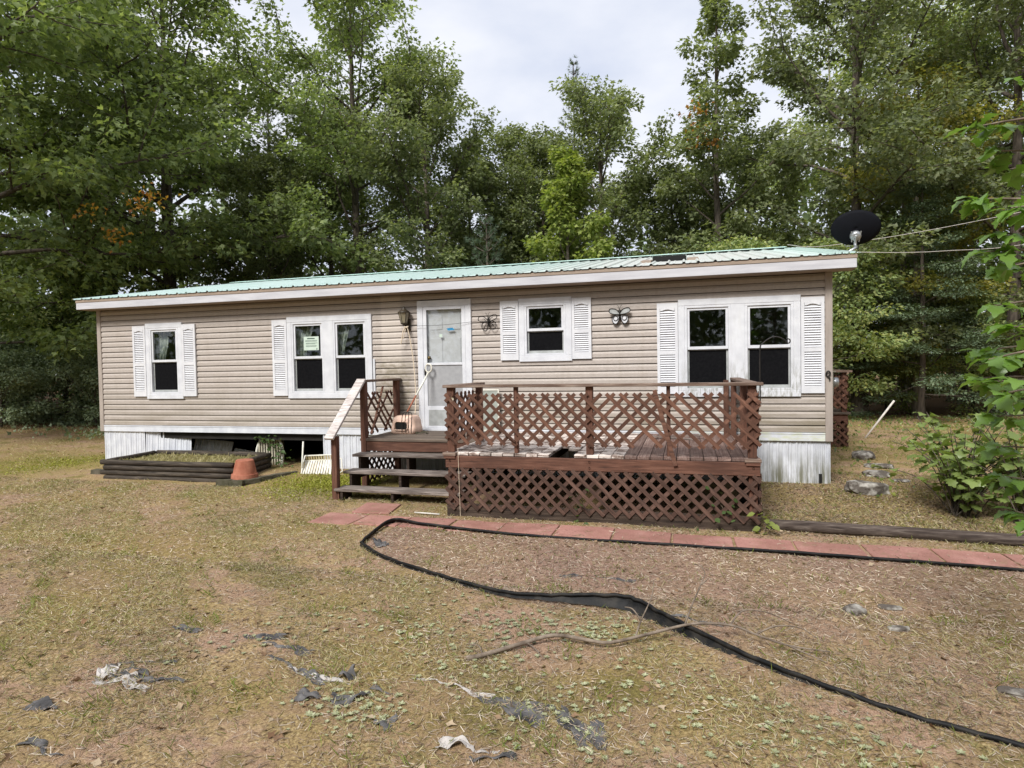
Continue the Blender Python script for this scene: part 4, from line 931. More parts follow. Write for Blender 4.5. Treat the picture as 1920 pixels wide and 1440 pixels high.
# ------------------------------------------------------------------ wall things
ln = thing('wall_lantern', 'dark bronze carriage lantern on the wall left of the door', 'wall lantern', (-4.48, -0.10, 2.45))
lx, ly = -4.485, -0.115
def hexr(r_, z, n=6): return [(lx + r_ * math.cos(2 * math.pi * k / n + 0.3), ly + r_ * math.sin(2 * math.pi * k / n + 0.3), z) for k in range(n)]
top, bot = hexr(0.092, 2.655), hexr(0.050, 2.475)
MB().add(bot + top, [(i, (i + 1) % 6, 6 + (i + 1) % 6, 6 + i) for i in range(6)]).build('lamp_glass', M['lampglass'], ln)
for i in range(6): MB().tube([bot[i], top[i]], 0.006, 6).build('bar', M['lantern'], ln)
MB().lathe([(0.104, 2.652), (0.104, 2.662), (0.06, 2.695), (0.042, 2.70), (0.045, 2.715), (0.02, 2.735), (0.022, 2.745), (0.0, 2.76)], (lx, ly, 0), 12).build('lamp_roof', M['lantern'], ln, True)
MB().lathe([(0.0, 2.44), (0.018, 2.445), (0.03, 2.455), (0.058, 2.472), (0.058, 2.482)], (lx, ly, 0), 12).build('lamp_base', M['lantern'], ln, True)
MB().tube([(lx + 0.01, ly, 2.45), (lx + 0.03, -0.07, 2.41), (lx + 0.035, -0.03, 2.44)], 0.012, 8).build('arm', M['lantern'], ln, True)
MB().box(lx - 0.01, lx + 0.08, -0.042, -0.019, 2.36, 2.56).build('back_plate', M['lantern'], ln, bevel=0.01)
rp = MB(); rp.tube(smooth_path([(-4.45, -0.11, 2.43), (-4.42, -0.12, 2.38), (-4.385, -0.10, 2.18), (-4.335, -0.09, 1.74), (-4.30, -0.12, 1.25), (-4.285, -0.2, 0.98)], 6), 0.009, 6)
rp.tube(smooth_path([(-4.45, -0.11, 2.42), (-4.50, -0.12, 2.36), (-4.535, -0.12, 2.20), (-4.55, -0.12, 2.14)], 6), 0.009, 6); rp.tube(smooth_path([(-4.45, -0.11, 2.42), (-4.47, -0.13, 2.33), (-4.50, -0.13, 2.22)], 6), 0.006, 6)
rp.tube([(-4.47, -0.14, 2.42), (-4.43, -0.13, 2.405), (-4.41, -0.12, 2.43)], 0.011, 6)
tag(rp.build('rope', M['rope'], None, True), 'pale rope knotted to the lantern and hanging down beside the door', 'rope')
wr = MB(); wr.tube(smooth_path([(-4.42, -0.09, 2.43), (-4.0, -0.085, 2.43), (-3.75, -0.085, 2.433), (-3.27, -0.07, 2.467), (-3.20, -0.06, 2.475)], 6), 0.003, 5)
tag(wr.build('wire', M['iron'], None), 'thin wire strung across the door from lantern to butterfly', 'wire')
def butterfly(cx, cz, filled, label, tilt):
    t = thing('butterfly_ornament', label, 'wall ornament', (cx, -0.06, cz), 'metal butterflies on the wall')
    def P2(x, z, y=-0.055): return (cx + x * math.cos(tilt) - z * math.sin(tilt), y, cz + x * math.sin(tilt) + z * math.cos(tilt))
    bd_ = MB(); bd_.tube([P2(0, 0.10), P2(0, 0.06), P2(0, -0.02), P2(0, -0.07)], [0.008, 0.016, 0.014, 0.006], 8); bd_.build('body', M['iron'], t, True)
    for s in (-1, 1):
        MB().tube([P2(0, 0.10), P2(s * 0.02, 0.15), P2(s * 0.04, 0.165)], 0.003, 5).build('antenna', M['iron'], t)
        upw = [(0.01, 0.05), (0.06, 0.10), (0.14, 0.11), (0.155, 0.06), (0.10, 0.03), (0.01, 0.02)]
        low = [(0.01, 0.0), (0.05, 0.02), (0.10, 0.0), (0.12, -0.05), (0.10, -0.105), (0.06, -0.12), (0.025, -0.08)]
        for nm, ww, yy in (('upper_wing', upw, -0.06 - 0.03), ('lower_wing', low, -0.07)):
            pts = smooth_path([P2(s * x, z, yy) for x, z in ww] + [P2(s * ww[0][0], ww[0][1], yy)], 4)
            wg = MB().tube(pts, 0.0065, 6).build(nm, M['iron'], t, True)
            if filled and nm == 'lower_wing':
                MB().add([tuple(Vector(p_) + Vector((0, 0.004, 0))) for p_ in pts[:-1]] + [tuple(Vector(p_) + Vector((0, 0.008, 0))) for p_ in pts[:-1]], [tuple(range(len(pts) - 1)), tuple(range(2 * len(pts) - 3, len(pts) - 2, -1))]).build('wing_panel', M['shutter'], wg)
                rg = [P2(s * (0.065 + 0.034 * math.cos(q)), -0.035 + 0.036 * math.sin(q), yy - 0.002) for q in np.linspace(0, 2 * math.pi, 14)]
                MB().tube(rg, 0.0055, 6).build('wing_ring', M['iron'], wg, True)
            elif not filled:
                MB().tube([P2(s * 0.01, 0.0, yy), P2(s * 0.06, -0.03 if nm == 'lower_wing' else 0.07, yy), P2(s * 0.09, -0.08 if nm == 'lower_wing' else 0.07, yy)], 0.005, 5).build('wing_rib', M['iron'], wg)
            if filled and nm == 'upper_wing':
                MB().add([tuple(Vector(p_) + Vector((0, 0.003, 0))) for p_ in pts[:-1]], [tuple(range(len(pts) - 1))]).build('wing_panel', M['sashgrey'], wg)
butterfly(-3.03, 2.44, False, 'bare black wire butterfly on the siding just right of the door', 0.12)
butterfly(-0.945, 2.47, True, 'butterfly with white ringed lower wings between the small and large windows', 0.03)
# things on the landing
cb = thing('cat_litter_house', 'pink plastic hooded litter box with a square opening beside the door', 'litter box', (-4.33, -0.42, DZ))
def rrect(w_, d_, r_, n=5):
    o = []
    for cx, cy_, a0 in ((w_ - r_, d_ - r_, 0), (-w_ + r_, d_ - r_, 90), (-w_ + r_, -d_ + r_, 180), (w_ - r_, -d_ + r_, 270)):
        for k in range(n): q = R(a0 + 90 * k / (n - 1)); o.append((cx + r_ * math.cos(q), cy_ + r_ * math.sin(q)))
    return o
cbm = MB(); rings = []
for (w_, d_, z) in ((0.195, 0.16, 0.0), (0.215, 0.18, 0.02), (0.21, 0.175, 0.10), (0.205, 0.17, 0.105), (0.195, 0.16, 0.20), (0.175, 0.14, 0.262), (0.14, 0.11, 0.285)):
    rings.append([(-4.33 + x, -0.42 + y, DZ + z) for x, y in rrect(w_, d_, 0.06)])
nr = len(rings[0]); fsq = []
for i in range(len(rings) - 1):
    for k in range(nr): fsq.append((i * nr + k, i * nr + (k + 1) % nr, (i + 1) * nr + (k + 1) % nr, (i + 1) * nr + k))
fsq.append(tuple(range((len(rings) - 1) * nr, len(rings) * nr))); cbm.add([p_ for r_ in rings for p_ in r_], fsq); cbm.build('hood', M['pink'], cb, True)
oct_ = [(-0.095, 0.075), (-0.075, 0.058), (0.085, 0.058), (0.115, 0.09), (0.115, 0.15), (0.09, 0.19), (-0.07, 0.195), (-0.10, 0.165)]
MB().add([(-4.35 + x, -0.604, DZ + z) for x, z in oct_] + [(-4.35 + x * 0.98, -0.55, DZ + z) for x, z in oct_], [tuple(range(8)), tuple(range(15, 7, -1))] + [(i, (i + 1) % 8, 8 + (i + 1) % 8, 8 + i) for i in range(8)]).build('opening', M['black'], cb)
MB().tube([(-4.35 + x * 1.04, -0.606, DZ + 0.003 + z * 1.02) for x, z in oct_ + oct_[:1]], 0.012, 6).build('opening_rim', M['pink'], cb, True)
gf = thing('garden_fork', 'long handled garden fork with white handle leaning at the door frame', 'garden fork', (-4.2, -0.3, DZ))
hA, hB = Vector((-4.06, -0.13, 1.66)), Vector((-4.205, -0.66, 1.05))
MB().tube([hA, hA.lerp(hB, 0.6)], 0.015, 8).build('handle', M['chair'], gf, True)
MB().tube([hA.lerp(hB, 0.6), hB], 0.014, 8).build('socket', M['terracotta'], gf, True)
gr_ = [(-4.06 + 0.055 * math.cos(q), -0.125, 1.73 + 0.07 * math.sin(q)) for q in np.linspace(-1.57, 4.71, 14)]
MB().tube(gr_, 0.013, 8).build('grip', M['chair'], gf, True)
for k in range(4):
    dx = (k - 1.5) * 0.055; MB().tube(smooth_path([hB, hB + Vector((dx * 0.9, 0.0, -0.03)), hB + Vector((dx - 0.02, 0.01, -0.16)), hB + Vector((dx - 0.03, 0.03, -0.34))], 4), 0.006, 6).build('tine', M['iron'], gf, True)
gh = MB(); gh.tube([(-4.02 + 0.10 * math.cos(q) , -0.55 + 0.08 * math.sin(q), DZ + 0.012 + 0.012 * (q % 2)) for q in np.linspace(0, 9, 40)], 0.007, 6)
tag(gh.build('hose_coil', M['block'], None, True), 'small coil of old cord lying on the landing by the door', 'cord')
pn = thing('leaning_window_panel', 'old white framed glass panel leaning on the wall behind the deck railing', 'window panel', (-3.0, -0.2, DZ))
frame_mb(-3.15, -2.865, 0.70, 1.375, 0.022, -0.11, -0.085).build('frame', M['chair'], pn); M['pale_pane'] = simple('dusty_pane', srgb(150, 154, 146), srgb(172, 176, 168), 6, 0.4)
MB().box(-3.127, -2.888, -0.10, -0.095, 0.723, 1.352).build('pane', M['pale_pane'], pn)
# shepherd hook on the right front post
hk = MB(); hk.tube(smooth_path([(0.752, -2.44, 1.31), (0.768, -2.45, 1.325), (0.768, -2.45, 1.84), (0.80, -2.45, 1.93), (0.90, -2.45, 1.995), (0.99, -2.45, 1.975), (1.045, -2.45, 1.925), (1.065, -2.45, 1.94), (1.06, -2.45, 1.965), (1.03, -2.45, 1.97)], 5), 0.007, 6)
tag(hk.build('plant_hook', M['iron'], None, True), 'black iron plant hook curling up from the right front deck post', 'plant hook')
hw = MB(); hw.tube(smooth_path([(1.92, -0.05, 1.52), (1.94, -0.06, 1.56), (1.915, -0.06, 1.59), (1.89, -0.06, 1.56), (1.90, -0.05, 1.52), (1.935, -0.05, 1.49), (1.93, -0.05, 1.46)], 4), 0.010, 6)
tag(hw.build('coat_hook', M['iron'], None, True), 'small dark curled iron hook on the right corner post', 'hook')
# electrical on the right end wall
em = thing('electric_meter', 'beige electric meter box with round glass on the right end wall', 'electric meter', (2.1, 1.0, 1.2))
MB().box(1.967, 2.17, 0.85, 1.20, 1.20, 1.56).build('box', M['meter'], em, bevel=0.008); MB().box(1.967, 2.20, 0.83, 1.22, 1.561, 1.575).build('lid', M['meter'], em)
MB().tube([(2.171, 1.02, 1.40), (2.26, 1.02, 1.40), (2.275, 1.02, 1.40)], [0.078, 0.078, 0.055], 16).build('meter_glass', M['silver'], em, True)
mb2 = thing('grey_service_box', 'rounded grey metal service box low on the right end wall', 'service box', (2.1, 1.2, 0.9))
MB().box(1.967, 2.16, 1.0, 1.45, 0.86, 1.20).build('box', M['silver'], mb2, bevel=0.03); MB().box(2.161, 2.185, 0.99, 1.46, 0.86, 1.19).build('cover', M['fascia'], mb2, bevel=0.01)
# satellite dish
ds = thing('satellite_dish', 'black oval satellite dish seen from behind on the right roof corner', 'satellite dish', (2.20, 0.05, 3.25))
dc = Vector((2.345, 0.30, 3.615)); nd = Vector((0.12, 1.0, 0.42)).normalized(); dx = Vector((1, -0.12, -0.045)).normalized(); dz = nd.cross(dx) * -1
dz = dx.cross(nd)
dv = []; df = []; nn = 40; rr = 6
for i in range(rr + 1):
    for k in range(nn):
        q = 2 * math.pi * k / nn; r_ = i / rr
        dv.append(dc + dx * (0.315 * r_ * math.cos(q)) + dz * (0.245 * r_ * math.sin(q)) + nd * (0.055 * r_ * r_ - 0.055))
for i in range(rr):
    for k in range(nn): df.append((i * nn + k, i * nn + (k + 1) % nn, (i + 1) * nn + (k + 1) % nn, (i + 1) * nn + k))
rf = MB().add(dv, df).build('reflector', M['dish'], ds, True); so = rf.modifiers.new('t', 'SOLIDIFY'); so.thickness = 0.008
back = dc - nd * 0.10 - dz * 0.10
MB().tube([back + nd * 0.05, back - nd * 0.01, back - nd * 0.03], [0.075, 0.07, 0.045], 16).build('mount_bracket', M['silver'], ds, True)
for s in (-1, 1): MB().bar(back + dx * 0.06 * s + dz * 0.07, back + dx * 0.045 * s - dz * 0.08, 0.012, 0.03, nd).build('bracket_arm', M['silver'], ds)
MB().tube(smooth_path([back + dz * 0.02 - nd * 0.02, back - dz * 0.12 - nd * 0.02, Vector((2.30, 0.13, 3.30)), Vector((2.20, 0.12, 3.245))], 5), 0.022, 10).build('mast', M['silver'], ds, True)
MB().tube(smooth_path([back - dz * 0.05, back - dz * 0.16 + dx * 0.05, Vector((2.33, 0.16, 3.30)), Vector((2.34, 0.12, 3.26))], 5), 0.007, 6).build('cable', M['iron'], ds, True)
MB().obox((2.17, 0.12, 3.25), (0.14, 0.16, 0.012), (R(11), 0, 0)).build('foot_plate', M['silver'], ds)
for pts, lab in (([(2.0, 4.0, 4.08), (3.0, 4.6, 4.12), (6.36, 6.0, 4.72), (14, 9, 6.4)], 'upper pale service wire running from the roof off to the right'),
                 ([(2.28, 0.9, 3.38), (4.2, 2.6, 3.56), (7.0, 5.0, 4.05), (14, 11, 6.0)], 'lower pale service wire leaving the roof corner below the dish')):
    tag(MB().tube(smooth_path(pts, 8), 0.0055, 6).build('service_wire', M['stick'], None, True), lab, 'wire')

# ------------------------------------------------------------------ yard things: rocks, branch, sticks, scraps
def boulder(c, size, rz, seed):
    bm = bmesh.new(); bmesh.ops.create_icosphere(bm, subdivisions=3, radius=0.62); sv_ = Vector((seed * 1.37, seed * 0.7, seed))
    for v in bm.verts:
        d_ = v.co.normalized(); k = 1 + 0.30 * noise.noise(d_ * 1.3 + sv_) + 0.10 * noise.noise(d_ * 3.5 + sv_); v.co = d_ * 0.62 * k
        v.co.x = max(-0.55, min(0.55, v.co.x)); v.co.z = max(-0.5, min(0.42, v.co.z)); v.co += 0.03 * noise.noise_vector(d_ * 7 + sv_)
    me = bpy.data.meshes.new('rock'); bm.to_mesh(me); bm.free(); me.materials.append(M['rock'])
    return place(me, 'rock', None, c, (R(random.uniform(-5, 5)), R(random.uniform(-5, 5)), rz), size)
for x, y, sx, sy, sz, rz, lab in [
    (2.28, -0.50, 0.46, 0.28, 0.22, 5, 'largest grey lichened boulder beside the right skirting corner'),
    (2.95, 0.42, 0.20, 0.16, 0.05, 30, 'flat pale stone flush in the grass behind the largest boulder'),
    (2.75, 0.80, 0.34, 0.22, 0.12, 12, 'dark low rock between the largest boulder and the rear porch'),
    (2.98, 1.6, 0.38, 0.22, 0.09, -10, 'broad low pale rock in the grass near the rear porch'),
    (2.98, 2.55, 0.30, 0.28, 0.20, 20, 'small round grey rock nearest the rear porch'),
    (1.16, -4.60, 0.13, 0.11, 0.06, 20, 'pale chipped stone, larger of a pair on the bare ground right'),
    (1.43, -4.46, 0.14, 0.06, 0.035, -8, 'flat white stone sliver right of the pale chipped stone'),
    (1.37, -4.85, 0.12, 0.06, 0.035, 10, 'small grey stone below the flat white sliver at right'),
    (1.72, -5.62, 0.17, 0.07, 0.045, -20, 'long pale grey stone near the right edge by the black edging')]:
    tag(boulder((x, y, G(x, y) + sz * 0.22), (sx, sy, sz), R(rz), x * 7 + y), lab, 'rock', 'rocks in the yard')
bmb = MB()
def gp(x, y, dz): return (x, y, G(x, y) + dz)
main = smooth_path([gp(-1.33, -5.95, 0.014), gp(-1.24, -5.90, 0.02), gp(-1.04, -5.72, 0.03), gp(-0.85, -5.58, 0.05), gp(-0.63, -5.58, 0.045), gp(-0.48, -5.57, 0.04), gp(-0.23, -5.42, 0.06), gp(0.03, -5.26, 0.085), gp(0.27, -5.25, 0.09), gp(0.42, -5.32, 0.07), gp(0.60, -5.40, 0.05), gp(0.84, -5.38, 0.03)], 4)
br = thing('fallen_branch', 'long bare fallen branch lying over the pulled up black edging', 'branch', gp(-0.3, -5.6, 0))
MB().tube(main, list(np.linspace(0.016, 0.005, len(main))), 7).build('limb', M['twig'], br, True)
for pts in ([gp(-1.24, -5.9, 0.02), gp(-1.30, -5.80, 0.03), gp(-1.38, -5.77, 0.02)], [gp(-1.0, -5.70, 0.03), gp(-0.93, -5.80, 0.05), gp(-0.86, -5.86, 0.02)],
            [gp(-0.02, -5.28, 0.08), gp(0.02, -5.18, 0.16), gp(0.09, -5.0, 0.26), gp(0.12, -4.95, 0.33), gp(0.08, -4.9, 0.38)], [gp(0.09, -5.0, 0.26), gp(0.14, -4.98, 0.30)],
            [gp(-0.33, -5.48, 0.05), gp(-0.30, -5.38, 0.12), gp(-0.24, -5.2, 0.22), gp(-0.23, -5.1, 0.3)], [gp(-0.30, -5.38, 0.12), gp(-0.36, -5.3, 0.16), gp(-0.42, -5.25, 0.15)],
            [gp(0.42, -5.32, 0.07), gp(0.55, -5.24, 0.10), gp(0.70, -5.20, 0.09), gp(0.80, -5.22, 0.04)], [gp(0.60, -5.40, 0.05), gp(0.70, -5.50, 0.05), gp(0.80, -5.52, 0.02)], [gp(0.27, -5.25, 0.09), gp(0.36, -5.12, 0.14), gp(0.52, -5.06, 0.12), gp(0.7, -5.0, 0.03)]):
    pp = smooth_path(pts, 4); MB().tube(pp, list(np.linspace(0.007, 0.0025, len(pp))), 5).build('twig', M['twig'], br, True)
for a_, b_, r_, lab in [((3.83, 5.75, 0.0), (4.40, 5.75, 0.84), 0.022, 'white pole stuck slanting in the grass beyond the rear porch'), ((-2.95, -2.45, -0.085), (-3.30, -2.42, -0.085), 0.009, 'short pale stick on the ground before the lowest tread')]:
    tag(MB().tube([a_, b_], r_, 8).build('stick', M['stick'], None, True), lab, 'stick')
def scrap(x, y, sx, sy, rz, amp, mat, seed, lab):
    n1_, n2_ = 26, 13; v = []; f = []; rs = random.Random(seed); c_, s_ = math.cos(R(rz)), math.sin(R(rz))
    for j in range(n2_):
        for i in range(n1_):
            u_, w_ = i / (n1_ - 1) - 0.5, j / (n2_ - 1) - 0.5
            e = 1 - 0.45 * abs(noise.noise((u_ * 5 + seed, w_ * 5, seed * 1.7)))
            taper = 0.55 + 0.45 * math.cos(u_ * 2.4 + seed)
            lx_, ly_ = u_ * sx * e, w_ * sy * taper + 0.12 * sx * noise.noise((u_ * 3 + seed * 2, 0.3, 0)) * 1.2
            X_, Y_ = x + lx_ * c_ - ly_ * s_, y + lx_ * s_ + ly_ * c_
            hgt_ = amp * 0.75 * (abs(noise.noise((lx_ * 13 + seed, ly_ * 20, seed))) + 0.4 * noise.noise((lx_ * 6, ly_ * 9 + seed, 3.0)) - 0.02) + 0.002
            v.append((X_, Y_, G(X_, Y_) + hgt_))
    for j in range(n2_ - 1):
        for i in range(n1_ - 1): f.append((j * n1_ + i, j * n1_ + i + 1, (j + 1) * n1_ + i + 1, (j + 1) * n1_ + i))
    o = MB().add(v, f).build('fabric_scrap', M[mat], None, False); so = o.modifiers.new('t', 'SOLIDIFY'); so.thickness = 0.002
    tag(o, lab, 'fabric scrap', 'torn landscape fabric on the ground')
SCR = [(-3.25, -6.66, 0.42, 0.10, -16, 0.05, 'fabric_white', 1, 'pale torn fabric strip with pointed end, leftmost long scrap'), (-3.12, -6.60, 0.40, 0.12, -8, 0.04, 'fabric', 2, 'black crumpled strip against the leftmost pale scrap'),
       (-3.30, -6.47, 0.34, 0.12, 18, 0.015, 'fabric', 3, 'flat dark sheet just behind the leftmost pale scrap'), (-2.30, -6.30, 0.46, 0.10, -14, 0.05, 'fabric', 4, 'grey fabric fold left of the knotted black tip'),
       (-2.12, -6.34, 0.40, 0.045, -12, 0.05, 'fabric_white', 5, 'white frayed edge along the grey fold near the centre left'), (-1.95, -6.31, 0.08, 0.07, 40, 0.11, 'fabric', 6, 'small upright knotted black tip'),
       (-2.05, -6.57, 0.13, 0.08, 10, 0.08, 'fabric', 7, 'little black crumple below the grey fold'), (-1.80, -6.53, 0.17, 0.10, 30, 0.07, 'fabric', 8, 'black crumple beside the silvery weeds'),
       (-1.66, -6.42, 0.15, 0.07, -20, 0.06, 'fabric', 9, 'thin black wisp right of the knotted tip'), (-1.30, -6.28, 0.42, 0.05, -12, 0.03, 'fabric_white', 10, 'long thin white fabric thread in the middle foreground'),
       (-0.92, -6.38, 0.36, 0.17, -8, 0.03, 'fabric', 11, 'grey flattened sheet in the middle foreground'), (-0.55, -6.48, 0.30, 0.09, -52, 0.03, 'fabric', 12, 'dark slanting grey strip right of the flattened sheet'),
       (-0.42, -6.53, 0.20, 0.06, -70, 0.03, 'fabric', 13, 'narrow grey strip, rightmost of the foreground scraps'), (-1.49, -6.69, 0.10, 0.08, 60, 0.06, 'fabric', 14, 'small black scrap under the silvery weeds'),
       (-1.02, -6.78, 0.24, 0.12, 0, 0.06, 'fabric_white', 15, 'white torn patch at the bottom edge centre'), (-0.88, -6.82, 0.18, 0.10, 20, 0.05, 'fabric', 16, 'grey patch overlapping the white one at the bottom edge'),
       (-2.55, -6.06, 0.34, 0.08, -6, 0.02, 'fabric', 17, 'faint grey strip buried in moss above the grey fold'), (-2.80, -5.95, 0.26, 0.07, 12, 0.02, 'fabric', 18, 'faint grey scrap furthest back on the left lawn'),
       (-3.42, -5.97, 0.18, 0.06, -10, 0.05, 'fabric', 19, 'small dark curl on the left lawn beside pale weeds'), (-3.42, -7.00, 0.15, 0.08, 0, 0.05, 'fabric', 20, 'dark scrap at the far lower left by a grass tuft'),
       (-3.05, -7.28, 0.24, 0.07, -10, 0.04, 'fabric', 21, 'dark scrap in the bottom left corner'), (0.03, -4.98, 0.38, 0.13, -14, 0.04, 'fabric', 22, 'grey sheet showing behind the raised black edging'),
       (-0.60, -4.25, 0.30, 0.06, -16, 0.04, 'fabric', 23, 'black torn strip on the bare bed in front of the deck'), (-3.10, -3.72, 0.26, 0.10, -40, 0.06, 'fabric', 24, 'crumpled black and pale fabric inside the corner of the edging'),
       (-0.98, -4.25, 0.16, 0.05, 10, 0.03, 'fabric', 25, 'little dark scrap left of the black torn strip on the bed')]
for q in SCR: scrap(q[0], q[1], q[2] * 1.3, q[3] * 1.35, *q[4:])

# ------------------------------------------------------------------ leaf and tree machinery
def unit_v(a): return a / np.maximum(np.linalg.norm(a, axis=-1, keepdims=True), 1e-9)
LOBED = (np.array([(0, 0, 0), (-.38, .44, .07), (-.14, .60, .02), (0, 1, -.06), (.14, .60, .02), (.38, .44, .07)], float), np.array([(0, 3, 2, 1), (3, 0, 5, 4)]))
SIMPLE = (np.array([(0, 0, 0), (-.30, .45, .06), (0, 1, -.05), (.30, .45, .06)], float), np.array([(0, 1, 2, 3)]))
NEEDLE = (np.array([(-.035, 0, 0), (.035, 0, 0), (0, 1, 0)], float), np.array([(0, 1, 2)]))
BLADE = (np.array([(-.036, 0, 0), (.036, 0, 0), (.026, .6, .06), (0, 1, .22)], float), np.array([(0, 1, 2, 3)]))
def scatter(name, tpl, pos, tip, nrm, size, mat):
    """tip, nrm: (N,3) unit-ish direction of the leaf's length and face normal"""
    tv, tf = tpl; t = unit_v(tip); x = unit_v(np.cross(t, nrm)); n = np.cross(x, t)
    s = size[:, None, None]
    v = pos[:, None, :] + s * (tv[None, :, 0:1] * x[:, None, :] + tv[None, :, 1:2] * t[:, None, :] + tv[None, :, 2:3] * n[:, None, :])
    N_ = len(pos); k = len(tv)
    f = tf[None] + (np.arange(N_) * k)[:, None, None]
    return npmesh(name, v.reshape(-1, 3), f.reshape(-1, tf.shape[1]), mat)
def tubes_mesh(name, paths, mat, n=6):
    V = []; F = []; off = 0
    for pts, rad in paths:
        pts = np.asarray(pts, float); rad = np.asarray(rad, float); m_ = len(pts)
        t = unit_v(np.gradient(pts, axis=0)); ref = np.array([0.31, 0.77, 0.55]); a = unit_v(np.cross(t, ref)); b = np.cross(t, a)
        q = np.arange(n) * 2 * np.pi / n
        ring = pts[:, None, :] + rad[:, None, None] * (np.cos(q)[None, :, None] * a[:, None, :] + np.sin(q)[None, :, None] * b[:, None, :])
        V.append(ring.reshape(-1, 3)); i = (np.arange(m_ - 1)[:, None] * n + np.arange(n)[None, :]).ravel(); j = (np.arange(m_ - 1)[:, None] * n + (np.arange(n)[None, :] + 1) % n).ravel()
        F.append(np.stack([i, j, j + n, i + n], 1) + off); off += m_ * n
    return npmesh(name, np.concatenate(V), np.concatenate(F), mat, True)

def grow(seed, H, Rc, base, nl, prof, r0, elev=(8, 65), lean=0.0, wob=0.25, up=0.25, sub=2.4):
    g = np.random.default_rng(seed); paths = []; cl = []; cw = []
    m_ = 12; tz = np.linspace(0, H, m_)
    tr = np.stack([np.cumsum(g.normal(0, wob * H / 160, m_)) + lean * tz, np.cumsum(g.normal(0, wob * H / 160, m_)), tz], 1); tr[0] = (0, 0, 0); tr[:, :2] -= tr[0, :2]
    trr = r0 * (1 - tz / H) ** 0.8 + 0.012; trr[0] *= 1.35
    tr0 = tr.copy(); tr0[0, 2] = -0.3; paths.append((tr0, trr))
    az = g.uniform(0, 6.28)
    for i in range(nl):
        q = (i + g.uniform(0, 1)) / nl; h = base + (H * 0.985 - base) * q ** 0.9; az += 2.4 + g.normal(0, 0.3)
        p0 = np.array([np.interp(h, tz, tr[:, k]) for k in range(3)]); L = Rc * prof(q) * g.uniform(0.72, 1.15)
        if L < 0.25: L = 0.25
        e = R(elev[0] + (elev[1] - elev[0]) * q + g.normal(0, 8))
        d = np.array([math.cos(az) * math.cos(e), math.sin(az) * math.cos(e), math.sin(e)])
        k = 7; pts = [p0]; dd = d.copy()
        for s_ in range(k - 1):
            dd = dd + g.normal(0, 0.13, 3) + np.array([0, 0, up * (0.06 if s_ > 1 else 0)]); dd /= np.linalg.norm(dd); pts.append(pts[-1] + dd * L / (k - 1))
        pts = np.array(pts); rr_ = np.linspace(max(0.012, r0 * 0.34 * (L / Rc)), 0.006, k); paths.append((pts, rr_))
        ns = max(2, int(L * sub))
        for j in range(ns):
            t = 0.28 + 0.72 * (j + g.uniform(0, 1)) / ns; u_ = t * (k - 1); a_ = int(min(u_, k - 2)); p1 = pts[a_] + (pts[a_ + 1] - pts[a_]) * (u_ - a_)
            dl = unit_v(pts[a_ + 1] - pts[a_]); side = np.cross(dl, [0, 0, 1]); side = side / (np.linalg.norm(side) + 1e-6) * (1 if g.random() < 0.5 else -1)
            sd_ = unit_v(dl * 0.7 + side * g.uniform(0.5, 1.2) + np.array([0, 0, g.normal(0.08, 0.28)])); L2 = L * 0.42 * (1.15 - 0.6 * t) * g.uniform(0.6, 1.3) + 0.15
            kk = 4; ps = [p1]; dd = sd_.copy()
            for s_ in range(kk - 1): dd = unit_v(dd + g.normal(0, 0.16, 3)); ps.append(ps[-1] + dd * L2 / (kk - 1))
            ps = np.array(ps); paths.append((ps, np.linspace(max(0.006, rr_[0] * 0.35), 0.004, kk)))
            nc = max(2, int(L2 / 0.30))
            for c_ in range(nc):
                tt = (c_ + 0.6) / nc * (kk - 1); b_ = int(min(tt, kk - 2)); cl.append(ps[b_] + (ps[b_ + 1] - ps[b_]) * (tt - b_) + g.normal(0, 0.06, 3)); cw.append(sd_)
        cl.append(pts[-1]); cw.append(dl)
    return paths, np.array(cl), np.array(cw)
def leafify(name, seed, cl, cw, n, size, mat, tpl=LOBED, rad=(0.30, 0.18), droop=0.35, flat=0.8):
    g = np.random.default_rng(seed + 99); idx = g.integers(0, len(cl), n)
    o = g.normal(0, 1, (n, 3)); o /= np.maximum(1, np.linalg.norm(o, axis=1, keepdims=True) / 1.6); pos = cl[idx] + o * np.array([rad[0], rad[0], rad[1]])
    tip = unit_v(np.stack([o[:, 0] * 0.7 + cw[idx, 0] * 0.6, o[:, 1] * 0.7 + cw[idx, 1] * 0.6, -droop + 0.3 * o[:, 2]], 1) + g.normal(0, 0.35, (n, 3)))
    nrm = unit_v(np.array([0, 0, flat]) + g.normal(0, 0.55, (n, 3)) + 0.35 * np.stack([o[:, 0], o[:, 1], 0 * o[:, 2]], 1))
    return scatter(name, tpl, pos, tip, nrm, size * g.uniform(0.65, 1.25, n), M[mat])
def proto(seed, H, Rc, base, nl, prof, r0, n, size, mat, bark='bark', tpl=LOBED, rad=(0.30, 0.18), **k):
    lk = {q: k.pop(q) for q in ('droop', 'flat') if q in k}
    pa, cl, cw = grow(seed, H, Rc, base, nl, prof, r0, **k)
    return tubes_mesh('trunk', pa, M[bark]), leafify('crown', seed, cl, cw, n, size, mat, tpl, rad, **lk), cl
P_oak = lambda q: (1 - q) ** 0.55 * min(1.0, 0.62 + 1.6 * q) if q < 1 else 0.1
P_tall = lambda q: (1 - q) ** 0.7 * min(1.0, 0.5 + 2.2 * q)
P_egg = lambda q: math.sin(math.pi * (0.16 + 0.80 * q)) ** 0.8
P_cone = lambda q: (1 - q) ** 0.85
PR = {}
PR['spread'] = proto(11, 14.5, 7.2, 1.4, 46, P_oak, 0.26, 52000, 0.18, 'oak', rad=(0.25, 0.14), up=0.3, elev=(2, 60))
